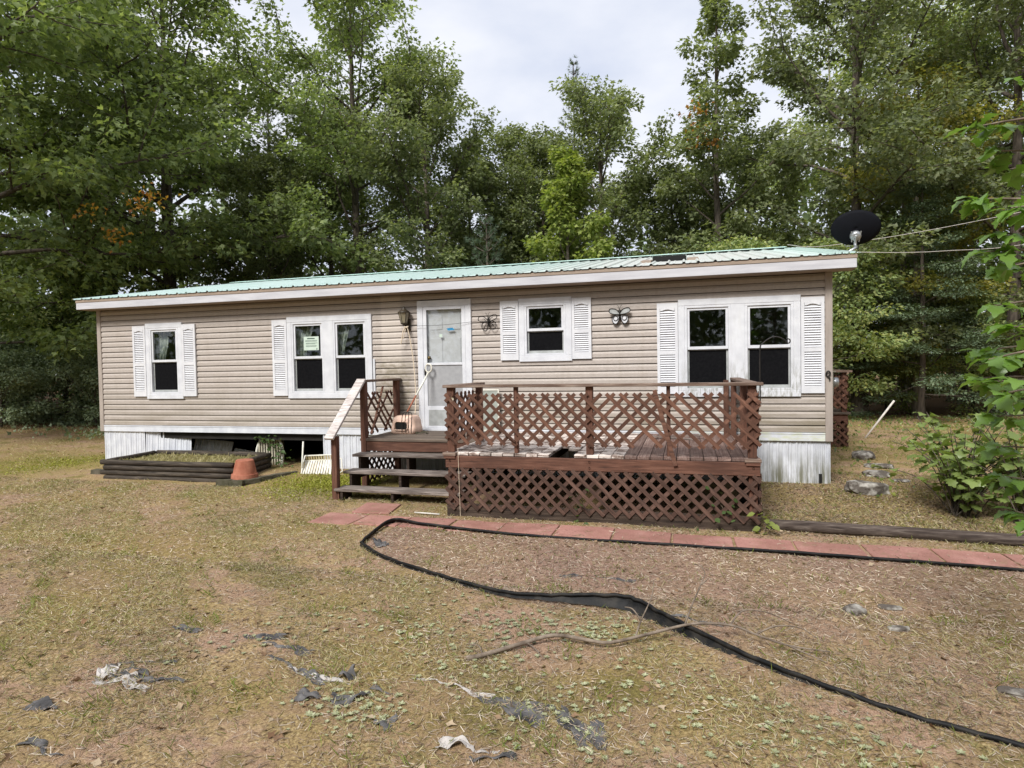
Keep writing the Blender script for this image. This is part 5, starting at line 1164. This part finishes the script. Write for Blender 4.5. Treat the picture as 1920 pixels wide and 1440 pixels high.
PR['oakA'] = proto(12, 18.0, 4.9, 2.6, 40, P_egg, 0.20, 34000, 0.165, 'oak', rad=(0.24, 0.14), elev=(12, 70))
PR['oakB'] = proto(13, 12.0, 3.7, 1.6, 28, P_egg, 0.16, 24000, 0.16, 'oak2', rad=(0.23, 0.14), elev=(14, 68))
PR['airy'] = proto(14, 14.6, 3.3, 2.2, 26, P_tall, 0.17, 14000, 0.17, 'oak2', elev=(22, 70), rad=(0.22, 0.16))
PR['grey'] = proto(15, 16.0, 4.5, 2.0, 34, P_egg, 0.20, 32000, 0.16, 'grey_oak', rad=(0.24, 0.14), elev=(8, 66))
PR['maple'] = proto(16, 8.6, 2.3, 1.2, 22, P_tall, 0.09, 10000, 0.165, 'maple', rad=(0.22, 0.13), elev=(20, 70))
PR['slim'] = proto(17, 15.0, 2.6, 3.0, 26, P_egg, 0.11, 16000, 0.13, 'shade', bark='bark_pale', elev=(0, 55), rad=(0.34, 0.10))
PR['yell'] = proto(18, 10.0, 2.8, 1.5, 24, P_egg, 0.10, 18000, 0.115, 'yellowing', bark='bark_pale', elev=(2, 55), rad=(0.34, 0.10))
PR['under'] = proto(19, 5.2, 2.6, 0.5, 22, P_egg, 0.06, 13000, 0.13, 'shade', elev=(0, 60), rad=(0.30, 0.10), tpl=SIMPLE)
PR['hem'] = proto(20, 7.5, 2.7, 0.6, 34, P_cone, 0.09, 30000, 0.085, 'needle_dk', elev=(-6, 40), up=-0.2, rad=(0.26, 0.035), tpl=SIMPLE, flat=2.5, droop=0.1)
PR['bush'] = proto(21, 1.7, 1.5, 0.1, 26, P_egg, 0.03, 12000, 0.09, 'bush', elev=(20, 75), rad=(0.16, 0.12), tpl=SIMPLE)
# white pine: whorls with needle tufts
def pine(seed, H, Rc, base, mat, n):
    g = np.random.default_rng(seed); paths = [(np.array([(0, 0, -0.3), (0.05, 0.02, H * 0.5), (0, 0, H)]), np.array([0.13, 0.08, 0.015]))]; tf_ = []; td = []
    z = base
    while z < H:
        q = (z - base) / (H - base); L0 = Rc * (1 - q) ** 0.8 + 0.2
        a0 = g.uniform(0, 6.28)
        for k in range(5):
            a = a0 + k * 1.257 + g.normal(0, 0.2); L = L0 * g.uniform(0.6, 1.15); e = R(g.normal(12, 6) + 30 * q)
            t = np.linspace(0, 1, 5); pts = np.stack([np.cos(a) * math.cos(e) * L * t, np.sin(a) * math.cos(e) * L * t, z + L * (math.sin(e) * t + 0.18 * t ** 3)], 1)
            paths.append((pts, np.linspace(0.022, 0.006, 5)))
            m_ = max(3, int(L * 9))
            for j in range(m_):
                u_ = g.uniform(0.25, 1.0); s = np.array([np.interp(u_, t, pts[:, c]) for c in range(3)]); off = np.array([-math.sin(a), math.cos(a), 0]) * g.normal(0, 0.22 * L * (1.05 - u_) + 0.05)
                tf_.append(s + off + np.array([0, 0, g.normal(0.03, 0.05)])); td.append(unit_v(np.array([math.cos(a), math.sin(a), 0.55]) + off * 1.2))
        z += g.uniform(0.38, 0.6)
    tf_ = np.array(tf_); td = np.array(td); idx = np.repeat(np.arange(len(tf_)), n)
    dd = unit_v(td[idx] + g.normal(0, 0.55, (len(idx), 3)))
    return tubes_mesh('trunk', paths, M['bark']), scatter('crown', NEEDLE, tf_[idx], dd, g.normal(0, 1, (len(idx), 3)), 0.17 * g.uniform(0.7, 1.2, len(idx)), M[mat]), tf_
PR['pine'] = pine(31, 15.5, 2.6, 2.5, 'needle_dk', 20)
PR['wpine'] = pine(32, 7.0, 1.9, 0.6, 'needle', 26)

def plant(kind, name, x, y, rz, s, label, cat='tree', group=None, sz=None, tilt=0.0):
    t = thing(name, label, cat, (x, y, G(x, y) - 0.02), group); t.rotation_euler = (tilt, 0, rz); t.scale = (s, s, sz or s)
    for me, nm in ((PR[kind][0], 'trunk' if cat == 'tree' else 'stems'), (PR[kind][1], 'crown' if cat == 'tree' else 'foliage')):
        o = bpy.data.objects.new(nm, me); COL.objects.link(o); o.parent = t
    return t
TREES = [
    ('spread', 'oak_tree', -20.6, 3.6, 0.4, 1.2, 'massive spreading oak whose limbs reach in from the left edge', None),
    ('spread', 'oak_tree', -19.6, 10.5, 2.6, 1.22, 'broad dense oak filling the view above the left end of the roof', None),
    ('oakA', 'oak_tree', -12.4, 12.4, 2.0, 1.0, 'tallest oak behind the middle of the roof, its top cut by the frame', None),
    ('oakB', 'oak_tree', -9.2, 11.8, 0.9, 1.0, 'broad oak right of the tallest one, sloping down towards the open sky', None),
    ('oakB', 'oak_tree', -2.9, 13.4, 3.9, 0.93, 'rounded oak behind the small window, under the open sky', None),
    ('oakB', 'oak_tree', -5.4, 14.6, 5.0, 0.84, 'rounded oak just left of the bright young maple', None),
    ('maple', 'maple_tree', -3.7, 10.6, 1.0, 1.0, 'bright yellow green young maple rising right behind the roof', None),
    ('wpine', 'white_pine', -6.6, 11.0, 0.0, 1.0, 'soft blue green young pine just above the roof ridge', None),
    ('airy', 'airy_oak', 1.1, 13.0, 5.1, 1.0, 'tall thin crowned tree with orange leaf patches against the sky', None),
    ('grey', 'grey_oak', 5.4, 12.6, 1.2, 1.0, 'tall grey green oak rising behind the satellite dish', None),
    ('grey', 'grey_oak', 9.6, 12.8, 3.6, 1.02, 'large grey green oak filling the upper right of the view', None),
    ('yell', 'yellowing_tree', 7.0, 12.6, 0.3, 1.05, 'slender tree with yellowing leaves right of the satellite dish', None),
    ('pine', 'pine_tree', -19.4, 16.5, 0.0, 1.10, 'tall dark pine showing at the left edge of the sky gap', None),
    ('pine', 'pine_tree', -15.6, 18.5, 1.0, 1.0, 'thin pine left of the tallest oak', None),
    ('pine', 'pine_tree', -4.9, 19.5, 2.0, 1.02, 'dark pine whose spiky top stands highest in the middle gap', None),
    ('pine', 'pine_tree', -8.0, 20.5, 0.6, 0.86, 'shorter dark pine left of the spiky topped one', None),
    ('oakA', 'oak_tree', -23.5, 11.5, 4.0, 1.0, 'tall oak deep in the woods behind the spreading oak', None),
    ('oakB', 'oak_tree', -14.6, 14.0, 1.7, 1.0, 'oak in shade behind the gap left of the tallest oak', None),
    ('hem', 'hemlock', 6.6, 11.0, 0.2, 0.95, 'dark hemlock with flat layered boughs beyond the rear porch', None),
    ('hem', 'hemlock', 9.0, 14.0, 2.2, 1.0, 'second layered hemlock further back among the right hand trunks', None),
    ('oakB', 'oak_tree', -6.8, 15.5, 2.9, 0.92, 'oak half hidden behind the soft young pine', None),
    ('oakB', 'oak_tree', 2.4, 16.5, 0.2, 0.85, 'shaded oak behind the tall thin crowned tree', None),
    ('grey', 'grey_oak', 13.2, 9.6, 5.0, 0.95, 'dense grey green oak at the far right edge', None),
    ('oakB', 'oak_tree', -8.3, 14.2, 4.4, 0.80, 'oak filling the gap behind the soft young pine', None),
    ('oakB', 'oak_tree', -0.4, 15.0, 2.2, 0.74, 'lower oak between the rounded one and the tall thin crowned tree', None),
    ('oakB', 'oak_tree', -15.8, 11.6, 3.1, 0.80, 'low dense oak just above the left third of the roof', None),
    ('under', 'understory_tree', 4.0, 10.3, 1.2, 0.9, 'leafy green sapling showing beside the right corner of the house', None),
]
TR = [plant(k_, nm, x, y, rz, s, lab, 'tree', gr) for k_, nm, x, y, rz, s, lab, gr in TREES]
def row(kind, name, spots, noun, where, cat, group):
    """look-alikes in a row, told apart by their order from the left of the view"""
    def uu(q): d = Vector((q[0], q[1] + 9.52, 0)); return d.dot(Vector((0.9627, 0.2707, 0))) / d.dot(Vector((-0.2707, 0.9627, 0)))
    o = ['leftmost', 'second', 'third', 'fourth', 'fifth', 'sixth', 'seventh', 'eighth', 'ninth', 'tenth', 'eleventh', 'twelfth']
    sp_ = sorted(spots, key=uu)
    for i, (x, y, s) in enumerate(sp_):
        w_ = 'rightmost' if i == len(sp_) - 1 else (o[i] if i == 0 else o[i] + ' from left')
        plant(kind, name, x, y, i * 2.1 + x, s, '%s, %s of those %s' % (noun, w_, where), cat, group)
row('slim', 'forest_tree', [(7.6, 16, 1.0), (8.6, 18.5, 1.05), (9.7, 16.6, 0.95), (10.6, 20, 1.1), (11.6, 17.2, 1.0), (13.4, 17.8, 0.95), (6.2, 20, 1.1), (15.6, 16.2, 1.0)], 'slender pale trunked tree', 'in the right hand woods', 'tree', 'slender trees in the right hand woods')
row('under', 'understory_tree', [(-21.5, 7.5, 1.0), (-24, 10, 1.1), (-18.8, 10.5, 1.1), (-27, 8, 1.1), (-15.6, 10.8, 0.8), (-30, 11, 1.2), (-13.2, 10.4, 0.7)], 'shadowy leafy small tree', 'in the thicket left of the house', 'tree', 'understory trees in the left hand thicket')
row('bush', 'juniper_bush', [(-19.5, 6.0, 1.0), (-21.3, 5.0, 1.1), (-23.5, 5.8, 1.2), (-18.0, 8.4, 1.0), (-20.2, 8.6, 1.2), (-16.6, 7.4, 0.8), (-25.5, 7.5, 1.3), (-22.6, 3.6, 1.0), (-17.4, 5.2, 0.9), (-19.0, 3.6, 0.9), (-20.8, 2.4, 0.9)], 'low dark evergreen bush', 'left of the house', 'bush', 'evergreen bushes in the left hand thicket')
row('under', 'understory_tree', [(8.4, 12.6, 0.7), (11.0, 13.4, 0.8), (12.8, 14.5, 0.8), (-0.8, 11.4, 0.9), (1.8, 10.9, 0.95), (-8.6, 11.0, 0.8), (14.5, 13.5, 0.9), (5.2, 12.6, 0.8), (6.3, 13.2, 0.55), (9.8, 13.0, 0.5), (-11.6, 10.6, 0.85), (-5.2, 11.8, 0.8)], 'leafy shaded small tree', 'close behind the house', 'tree', 'understory trees behind the house')
planter_weeds()
# autumn sprays on single boughs
def spray(name, x, y, z, n, lab, mat='orange', r_=0.35, size=0.15):
    g = np.random.default_rng(int(abs(x * 100 + z * 10))); pos = np.array([x, y, z]) + g.normal(0, 1, (n, 3)) * np.array([r_, r_ * 0.6, r_ * 0.45])
    me = scatter(name, LOBED, pos, unit_v(g.normal(0, 1, (n, 3)) + np.array([0, 0, -0.5])), unit_v(g.normal(0, .5, (n, 3)) + np.array([0, 0, .8])), size * g.uniform(0.7, 1.2, n), M[mat])
    o = bpy.data.objects.new(name, me); COL.objects.link(o); o.parent = lab; o['label'] = 'spray of orange autumn leaves'
    o.matrix_parent_inverse = (Matrix.Translation(lab.location) @ lab.rotation_euler.to_matrix().to_4x4() @ Matrix.Diagonal((*lab.scale, 1))).inverted(); return o
for x, y, z, n_ in ((-14.38, 4.24, 6.35, 40), (-15.09, 4.01, 5.56, 40), (-14.02, 4.34, 6.64, 24), (-15.33, 3.44, 6.1, 20)): spray('autumn_leaves', x, y, z, n_, TR[0], 'orange', 0.28, 0.15)
AIRY = [t_ for t_ in TR if t_.name.startswith('airy')][0]
for x, y, z, n_ in ((0.40, 11.3, 9.84, 46), (0.80, 11.2, 8.80, 52), (0.6, 11.3, 9.3, 16)): spray('autumn_leaves', x, y, z, n_, AIRY, 'orange', 0.26, 0.15)
# far woods: one mass of foliage all round the clearing
g = np.random.default_rng(77); cs = []
for k in range(2600):
    a = g.uniform(0, 2 * np.pi); d = g.uniform(27, 44); x = -3 + d * math.cos(a); y = -2 + d * math.sin(a)
    hmax = 9.5 + 2.2 * math.sin(a * 5 + 1) + 1.6 * math.sin(a * 11) + (5 if x < -22 else 0)
    if y < 0: hmax += 5
    z = g.uniform(0.0, 1) ** 1.15 * hmax + 0.3; cs.append((x, y, z, g.uniform(1.1, 2.2)))
cs = np.array(cs); n = 36; idx = np.repeat(np.arange(len(cs)), n); o_ = unit_v(g.normal(0, 1, (len(idx), 3))); pos = cs[idx, :3] + o_ * cs[idx, 3:4] * g.uniform(0.5, 1.05, (len(idx), 1))
fw = bpy.data.objects.new('far_woods', scatter('far_woods', SIMPLE, pos, unit_v(g.normal(0, 1, (len(idx), 3))), unit_v(o_ + np.array([0, 0, .6])), g.uniform(0.4, 0.75, len(idx)), M['far'])); COL.objects.link(fw)
fw['kind'] = 'stuff'; fw['label'] = 'mass of far woods closing off the clearing'

# ------------------------------------------------------------------ right foreground: oak sapling and shrubs with single leaves
def big_leaf(name, mat, L=1.0, curl=0.10, seed=1, w_=0.36):
    half = [(0, 0.0), (0.03, 0.08), (0.12, 0.16), (0.09, 0.24), (0.22, 0.34), (0.14, 0.42), (0.34, 0.56), (0.22, 0.64), (0.30, 0.78), (0.13, 0.85), (0.08, 0.95), (0.0, 1.0)]
    v = []; f = []
    mid = [(0, y, -curl * 4 * (y - 0.5) ** 2 + 0.01) for _, y in half]
    lf = [(-x * w_ / 0.34, y, -curl * 4 * (y - 0.5) ** 2 + 0.32 * x * 0.5) for x, y in half]; rt_ = [(x * w_ / 0.34, y, -curl * 4 * (y - 0.5) ** 2 + 0.32 * x * 0.5) for x, y in half]
    n_ = len(half); v = mid + lf + rt_
    for i in range(n_ - 1):
        f.append((i, i + 1, n_ + i + 1, n_ + i)); f.append((i, 2 * n_ + i, 2 * n_ + i + 1, i + 1))
    return MB().add([(a * L, b * L, c * L) for a, b, c in v], f).mesh(name, M[mat], True)
SL = [big_leaf('leaf', 'sapling', curl=c_, w_=q_) for c_, q_ in ((0.08, 0.30), (0.16, 0.26), (0.26, 0.28))]
BLF = [big_leaf('leaf', 'shrub', curl=c_, w_=0.42) for c_ in (0.05, 0.12, 0.2)]
def dir_euler(tip, nrm):
    t = Vector(tip).normalized(); x = t.cross(Vector(nrm)).normalized(); n = x.cross(t)
    return Matrix(((x.x, t.x, n.x), (x.y, t.y, n.y), (x.z, t.z, n.z))).to_euler()
sp = thing('oak_sapling', 'bright green oak sapling reaching in from the right edge with large leaves', 'sapling', (2.05, -5.75, -0.1))
rs = random.Random(5)
trunk_pts = smooth_path([(2.05, -5.75, -0.15), (2.08, -5.78, 0.9), (1.98, -5.82, 1.9), (2.02, -5.85, 3.0), (2.0, -5.8, 3.8)], 5)
MB().tube(trunk_pts, list(np.linspace(0.03, 0.008, len(trunk_pts))), 8).build('stem', M['bark'], sp, True)
TG = [((1.36, -5.95, 2.86), 10), ((1.50, -6.12, 2.98), 8), ((1.34, -6.0, 2.50), 12), ((1.46, -6.12, 2.42), 10), ((1.40, -6.02, 2.24), 11), ((1.44, -6.0, 1.98), 8), ((1.36, -6.38, 1.86), 8), ((1.52, -5.62, 1.76), 10), ((1.34, -6.45, 1.62), 7), ((1.50, -5.75, 1.60), 9), ((1.58, -5.7, 1.42), 9), ((1.37, -6.42, 0.98), 3), ((1.62, -5.65, 2.2), 8), ((1.60, -5.7, 2.7), 8), ((1.42, -6.0, 1.72), 9), ((1.52, -5.6, 1.62), 8), ((1.45, -6.05, 2.32), 8), ((1.48, -5.9, 2.75), 8), ((1.40, -6.1, 1.55), 7)]
for (tx, ty, tz_), nlv in [(a_, int(b_ * 1.35)) for a_, b_ in TG] + [((1.62, -5.6, 1.25), 12), ((1.66, -5.55, 1.08), 12), ((1.70, -5.6, 0.9), 10)]:
    st_ = min(trunk_pts, key=lambda p_: abs(p_.z - (tz_ - 0.12))); a_ = Vector((tx, ty, tz_)); d_ = (a_ - st_).normalized()
    MB().tube(smooth_path([st_, st_.lerp(a_, 0.5) + Vector((0, 0, 0.06)), a_], 4), [0.010, 0.009, 0.008, 0.008, 0.007, 0.006, 0.005, 0.004, 0.003], 6).build('twig', M['twig'], sp, True)
    for k in range(nlv):
        q = k / nlv; az = rs.uniform(-1.9, 1.9); base_ = st_.lerp(a_, 0.62 + 0.38 * q ** 0.6) + Vector((0, 0, 0.02))
        side = Matrix.Rotation(az, 3, 'Z') @ Vector((d_.x, d_.y, 0)).normalized()
        tip = side + Vector((0, 0, rs.uniform(-0.75, 0.1)))
        place(rs.choice(SL), 'leaf', sp, base_, dir_euler(tip, Vector((rs.gauss(0, .35), rs.gauss(0, .35), 1))), (lambda s: (s, s, s))(rs.uniform(0.10, 0.165)))
def leafy_shrub(label, x, y, r_, h, nst, nlf, seed, smin=0.10, smax=0.16):
    z0 = G(x, y); t = thing('oak_shrub', label, 'shrub', (x, y, z0)); rr_ = random.Random(seed); ends = []
    for i in range(nst):
        a = rr_.uniform(0, 6.28); q = rr_.uniform(0.35, 1.0); e = Vector((x + math.cos(a) * r_ * q, y + math.sin(a) * r_ * q, z0 + h * rr_.uniform(0.45, 1.0) * (1.1 - 0.35 * q)))
        b_ = Vector((x + rr_.uniform(-.12, .12), y + rr_.uniform(-.12, .12), z0 - 0.03)); pth = smooth_path([b_, b_.lerp(e, 0.45) + Vector((0, 0, 0.14 * h)), e], 4)
        MB().tube(pth, list(np.linspace(0.009, 0.003, len(pth))), 5).build('stem', M['bark'], t, True); ends.append(pth)
    for k in range(nlf):
        pth = rr_.choice(ends); u_ = rr_.uniform(0.22, 1.0) * (len(pth) - 1); i = int(min(u_, len(pth) - 2)); p_ = pth[i].lerp(pth[i + 1], u_ - i)
        a = rr_.uniform(0, 6.28); tip = Vector((math.cos(a), math.sin(a), rr_.uniform(-0.7, 0.25))); s = rr_.uniform(smin, smax)
        place(rr_.choice(BLF), 'leaf', t, p_ + tip * 0.03, dir_euler(tip, Vector((rr_.gauss(0, .4), rr_.gauss(0, .4), 1))), (s, s, s))
leafy_shrub('bushy many stemmed oak shrub growing behind the landscape timber', 2.98, -1.45, 0.82, 1.15, 34, 290, 3, 0.11, 0.17)
leafy_shrub('young oak shrub at the right edge beside the bushy one', 3.50, -1.70, 0.70, 1.5, 24, 260, 8, 0.11, 0.18)
leafy_shrub('leafy oak shrub just behind the bushy one by the timber', 3.25, -0.75, 0.75, 1.3, 22, 220, 12, 0.11, 0.17)
# vine at the crawl space, sprigs through the deck lattice
def sprig(label, pts, n, s, mat='vine', spread=0.10, seed=2, cat='vine', name='vine'):
    t = thing(name, label, cat, pts[0]); pth = smooth_path(pts, 4); MB().tube(pth, 0.004, 5).build('stem', M['twig'], t, True); rr_ = random.Random(seed)
    me = VINE_LEAF[mat]
    for k in range(n):
        p_ = rr_.choice(pth) + Vector((rr_.gauss(0, spread), rr_.gauss(0, spread * 0.5), rr_.gauss(0, spread * 0.7))); a = rr_.uniform(0, 6.28); q = s * rr_.uniform(0.6, 1.2)
        place(me, 'leaf', t, p_, dir_euler(Vector((math.cos(a), math.sin(a), -0.4)), Vector((rr_.gauss(0, .5), rr_.gauss(-.5, .4), 1))), (q, q, q))
VINE_LEAF = {k: MB().add([(0, 0, 0), (-.34, .3, .06), (-.3, .62, .04), (0, 1, -.06), (.3, .62, .04), (.34, .3, .06)], [(0, 3, 2, 1), (0, 5, 4, 3)]).mesh('leaf', M[k]) for k in ('vine', 'maple')}
sprig('green vine trailing over the arched chair back', [(-7.45, 0.06, 0.50), (-7.2, 0.02, 0.38), (-7.02, 0.0, 0.25), (-6.95, -0.02, 0.08), (-7.0, -0.08, -0.02)], 85, 0.085, seed=4)
sprig('pale green seedling poking out at the right foot of the deck skirt', [(0.79, -2.55, -0.1), (0.80, -2.58, 0.02), (0.78, -2.60, 0.14)], 14, 0.09, 'maple', 0.05, 6, 'seedling', 'seedling')
sprig('small leaves showing through the right part of the deck lattice skirt', [(0.35, -2.40, -0.1), (0.40, -2.42, 0.1), (0.25, -2.44, 0.3)], 26, 0.07, 'vine', 0.16, 7, 'vine', 'vine')
sprig('small leaves showing through the middle of the deck lattice skirt', [(-1.2, -2.38, -0.1), (-1.15, -2.40, 0.1), (-1.3, -2.42, 0.28)], 22, 0.07, 'vine', 0.16, 8, 'vine', 'vine')

# ------------------------------------------------------------------ ground cover (stuff)
camxy = np.array([0.0, -9.52])
def sample(n, x0, x1, y0, y1, g):
    return np.stack([g.uniform(x0, x1, n), g.uniform(y0, y1, n)], 1)
def in_view(p):
    d = p - camxy; f2 = np.array([-0.2707, 0.9627]); r2 = np.array([0.9627, 0.2707]); a = d @ f2; b = d @ r2
    return (a > 1.5) & (np.abs(b) < 0.9 * a + 0.5)
def vn(p, s, seed=0.0):   # smooth value pattern -1..1
    x, y = p[:, 0] * s + seed, p[:, 1] * s - seed
    return (np.sin(x * 1.3 + 1.7 * np.sin(y * 0.9)) + np.sin(y * 1.7 + 1.3 * np.sin(x * 1.1 + 2)) + np.sin((x + y) * 2.3 + seed)) / 3
def clear(p):
    """keep off walkway, deck, house and planter"""
    x, y = p[:, 0], p[:, 1]; k = np.ones(len(p), bool)
    wy = -2.63 - 0.035 * (x + 2.64); k &= ~((x > -3.84) & (y < wy) & (y > wy - 0.46)); k &= ~((x > -4.38) & (x < -3.84) & (y < -2.61) & (y > -3.12)); k &= ~((x > -4.13) & (x < -3.6) & (y < -2.07) & (y > -2.56))
    k &= ~((x > DX0) & (x < DX1) & (y > DY0)); k &= ~((x > XL) & (x < XR) & (y > -0.02)); k &= ~((x > -9.68) & (x < -6.9) & (y > -1.36) & (y < 0)); return k
g2 = np.random.default_rng(8)
def on_paver(p):
    wy = -2.63 - 0.035 * (p[:, 0] + 2.64); e = np.minimum(wy - p[:, 1], p[:, 1] - wy + 0.46); jd = np.min(np.abs(p[:, 0][:, None] - np.array(jx)[None, :]), axis=1)
    return (p[:, 0] > -3.84) & (e > 0) & (g2.random(len(p)) < 0.10 + 0.75 * np.exp(-np.minimum(e, jd * 2) / 0.03))
def stuff(name, label, me):
    o = bpy.data.objects.new(name, me); COL.objects.link(o); o['kind'] = 'stuff'; o['label'] = label; return o
g = np.random.default_rng(5)
def cover(name, label, n, area, keep, tpl, size, mat, upright, jitter=0.6, lift=0.0, nrm_up=False):
    p = np.concatenate([sample(n, *a, g) for a in area]); p = p[in_view(p) & (clear(p) | (on_paver(p) if mat == 'litter' else False))]; p = p[g.random(len(p)) < np.clip(keep(p), 0, 1)]
    wy_ = -2.63 - 0.035 * (p[:, 0] + 2.64); pv = (p[:, 0] > -3.84) & (p[:, 1] < wy_) & (p[:, 1] > wy_ - 0.46)
    pos = np.column_stack([p, gz(p[:, 0], p[:, 1]) + lift + 0.017 * pv]); m_ = len(pos); a = g.uniform(0, 6.28, m_)
    tip = unit_v(np.stack([np.cos(a), np.sin(a), np.abs(g.normal(upright, jitter * 0.4, m_))], 1)); nr = unit_v(g.normal(0, 0.5, (m_, 3)) + np.array([0, 0, 1.0])) if nrm_up else unit_v(np.stack([g.normal(0, 1, m_), g.normal(0, 1, m_), 0.3 + 0 * a], 1))
    return stuff(name, label, scatter(name, tpl, pos, tip, nr, size[0] + (size[1] - size[0]) * g.random(m_) ** 1.6, M[mat]))
NEAR = (-7.5, 2.6, -8.2, -4.6); MIDA = (-15, 5, -4.8, -1.5); FARA = (-24, 12, -2.0, 9.0)
inb = lambda p: in_poly(p[:, 0], p[:, 1], BED)
cover('dry_grass', 'dry yellowish grass of the thin lawn', 150000, [NEAR], lambda p: np.where(inb(p), 0.30 + 0.5 * vn(p, 2.6, 3.0), 0.42 + 1.0 * vn(p, 2.2)), BLADE, (0.02, 0.06), 'grass', 0.45)
cover('dry_grass', 'dry yellowish grass of the lawn further back', 150000, [MIDA], lambda p: np.where(inb(p), 0.12, 0.5 + 0.9 * vn(p, 1.8)), BLADE, (0.025, 0.07), 'grass', 0.5)
cover('dry_grass', 'dry yellowish grass beside the house', 120000, [FARA], lambda p: 0.6 + 0.5 * vn(p, 1.0), BLADE, (0.03, 0.09), 'grass', 0.6)
cover('green_grass', 'scattered tufts of green grass', 60000, [NEAR, MIDA], lambda p: 0.9 * (vn(p, 3.1, 4.0) > 0.36) * (vn(p, 9.0, 2.0) > 0.1) + 0.05, BLADE, (0.025, 0.075), 'greengrass', 0.9)
cover('dry_litter', 'dry straw and leaf litter on the bare soil', 170000, [NEAR], lambda p: np.where(inb(p), 0.9, 0.55 - 0.3 * vn(p, 2.0)), (np.array([(-.045, 0, 0), (.045, 0, 0), (.03, 1, .1), (-.03, 1, .06)], float), np.array([(0, 1, 2, 3)])), (0.015, 0.05), 'litter', 0.08, 0.3, 0.004, True)
cover('dry_litter', 'dry straw and leaf litter before the deck', 150000, [MIDA], lambda p: np.where(inb(p), 0.95, 0.42), (np.array([(-.055, 0, 0), (.055, 0, 0), (.04, 1, .1), (-.04, 1, .06)], float), np.array([(0, 1, 2, 3)])), (0.02, 0.055), 'litter', 0.08, 0.3, 0.004, True)
cover('green_grass', 'green weeds and grass right of the house', 30000, [(1.0, 7.0, -2.4, 7.0)], lambda p: 0.8 * (vn(p, 2.6, 1.0) > 0.15) + 0.08, BLADE, (0.03, 0.085), 'greengrass', 0.7)
cover('dry_litter', 'brown leaf litter right of the deck', 40000, [(0.8, 5.0, -2.5, 1.0)], lambda p: 0.75 - 0.3 * vn(p, 2.0), SIMPLE, (0.015, 0.035), 'duff', 0.1, 0.4, 0.005, True)
cover('edge_brush', 'low green brush along the left edge of the woods', 16000, [(-27, -14.5, 0.5, 9.0)], lambda p: sm(-0.5, 2.5, p[:, 1] - (p[:, 0] + 15) * -0.35 - 2.0) * (0.6 + 0.5 * vn(p, 0.9)), LOBED, (0.06, 0.16), 'bush', 1.1, 0.8, 0.05)
cover('edge_brush', 'weedy green growth right of the house', 16000, [(2.2, 12.0, -0.8, 12.0)], lambda p: 0.30 * (vn(p, 1.7, 2.0) > 0.0) + 0.5 * sm(7.5, 10.5, p[:, 1] + 0.2 * p[:, 0]), LOBED, (0.03, 0.10), 'shrub', 0.8, 0.8, 0.02)
cover('fallen_leaves', 'small dead leaves scattered over the yard', 5000, [NEAR, MIDA, FARA], lambda p: 0.28 + 0 * p[:, 0], LOBED, (0.025, 0.07), 'deadleaf', 0.15, 0.5, 0.006, True)
cover('moss_tufts', 'bright moss and clover beside the steps and log bed', 26000, [(-6.6, -4.5, -2.2, 0.0), (-14, -10.5, -2, 2)], lambda p: 0.9 * np.exp(-(((p[:, 0] + 5.3) / 0.75) ** 2 + ((p[:, 1] + 1.05) / 0.6) ** 2)) + 0.35 * np.exp(-(((p[:, 0] + 11.9) / 0.9) ** 2 + ((p[:, 1] + 0.3) / 0.9) ** 2)), SIMPLE, (0.02, 0.045), 'moss', 0.6, 0.6, 0.0, True)
# silvery rosette weeds
wp = []
for cx, cy_, r_, k in [(-1.75, -6.62, 0.28, 60), (-1.05, -5.45, 0.5, 90), (-0.65, -5.30, 0.3, 46), (-1.7, -5.6, 0.3, 26), (-2.3, -5.55, 0.4, 22), (-0.5, -6.4, 0.5, 40), (0.5, -6.3, 0.5, 40), (-3.0, -6.0, 0.5, 26), (0.9, -6.35, 0.35, 24), (-0.2, -6.0, 0.5, 30), (-1.2, -6.0, 0.5, 34), (0.2, -6.7, 0.6, 26), (-1.9, -4.95, 0.4, 12)]:
    k = int(k * 1.6); wp.append(np.stack([g.normal(cx, r_ * 0.55, k), g.normal(cy_, r_ * 0.4, k)], 1))
wp = np.concatenate(wp); nlv = 7; idx = np.repeat(np.arange(len(wp)), nlv); a = np.tile(np.arange(nlv) * 2 * np.pi / nlv, len(wp)) + np.repeat(g.uniform(0, 6.28, len(wp)), nlv)
pos = np.column_stack([wp[idx], gz(wp[idx, 0], wp[idx, 1]) + 0.006]); tip = np.stack([np.cos(a), np.sin(a), g.uniform(0.15, 0.6, len(a))], 1)
stuff('rosette_weeds', 'silvery green rosette weeds spreading over the foreground soil', scatter('rosette_weeds', SIMPLE, pos, tip, np.tile([0, 0, 1.0], (len(a), 1)), np.repeat(g.uniform(0.010, 0.028, len(wp)), nlv), M['weed']))
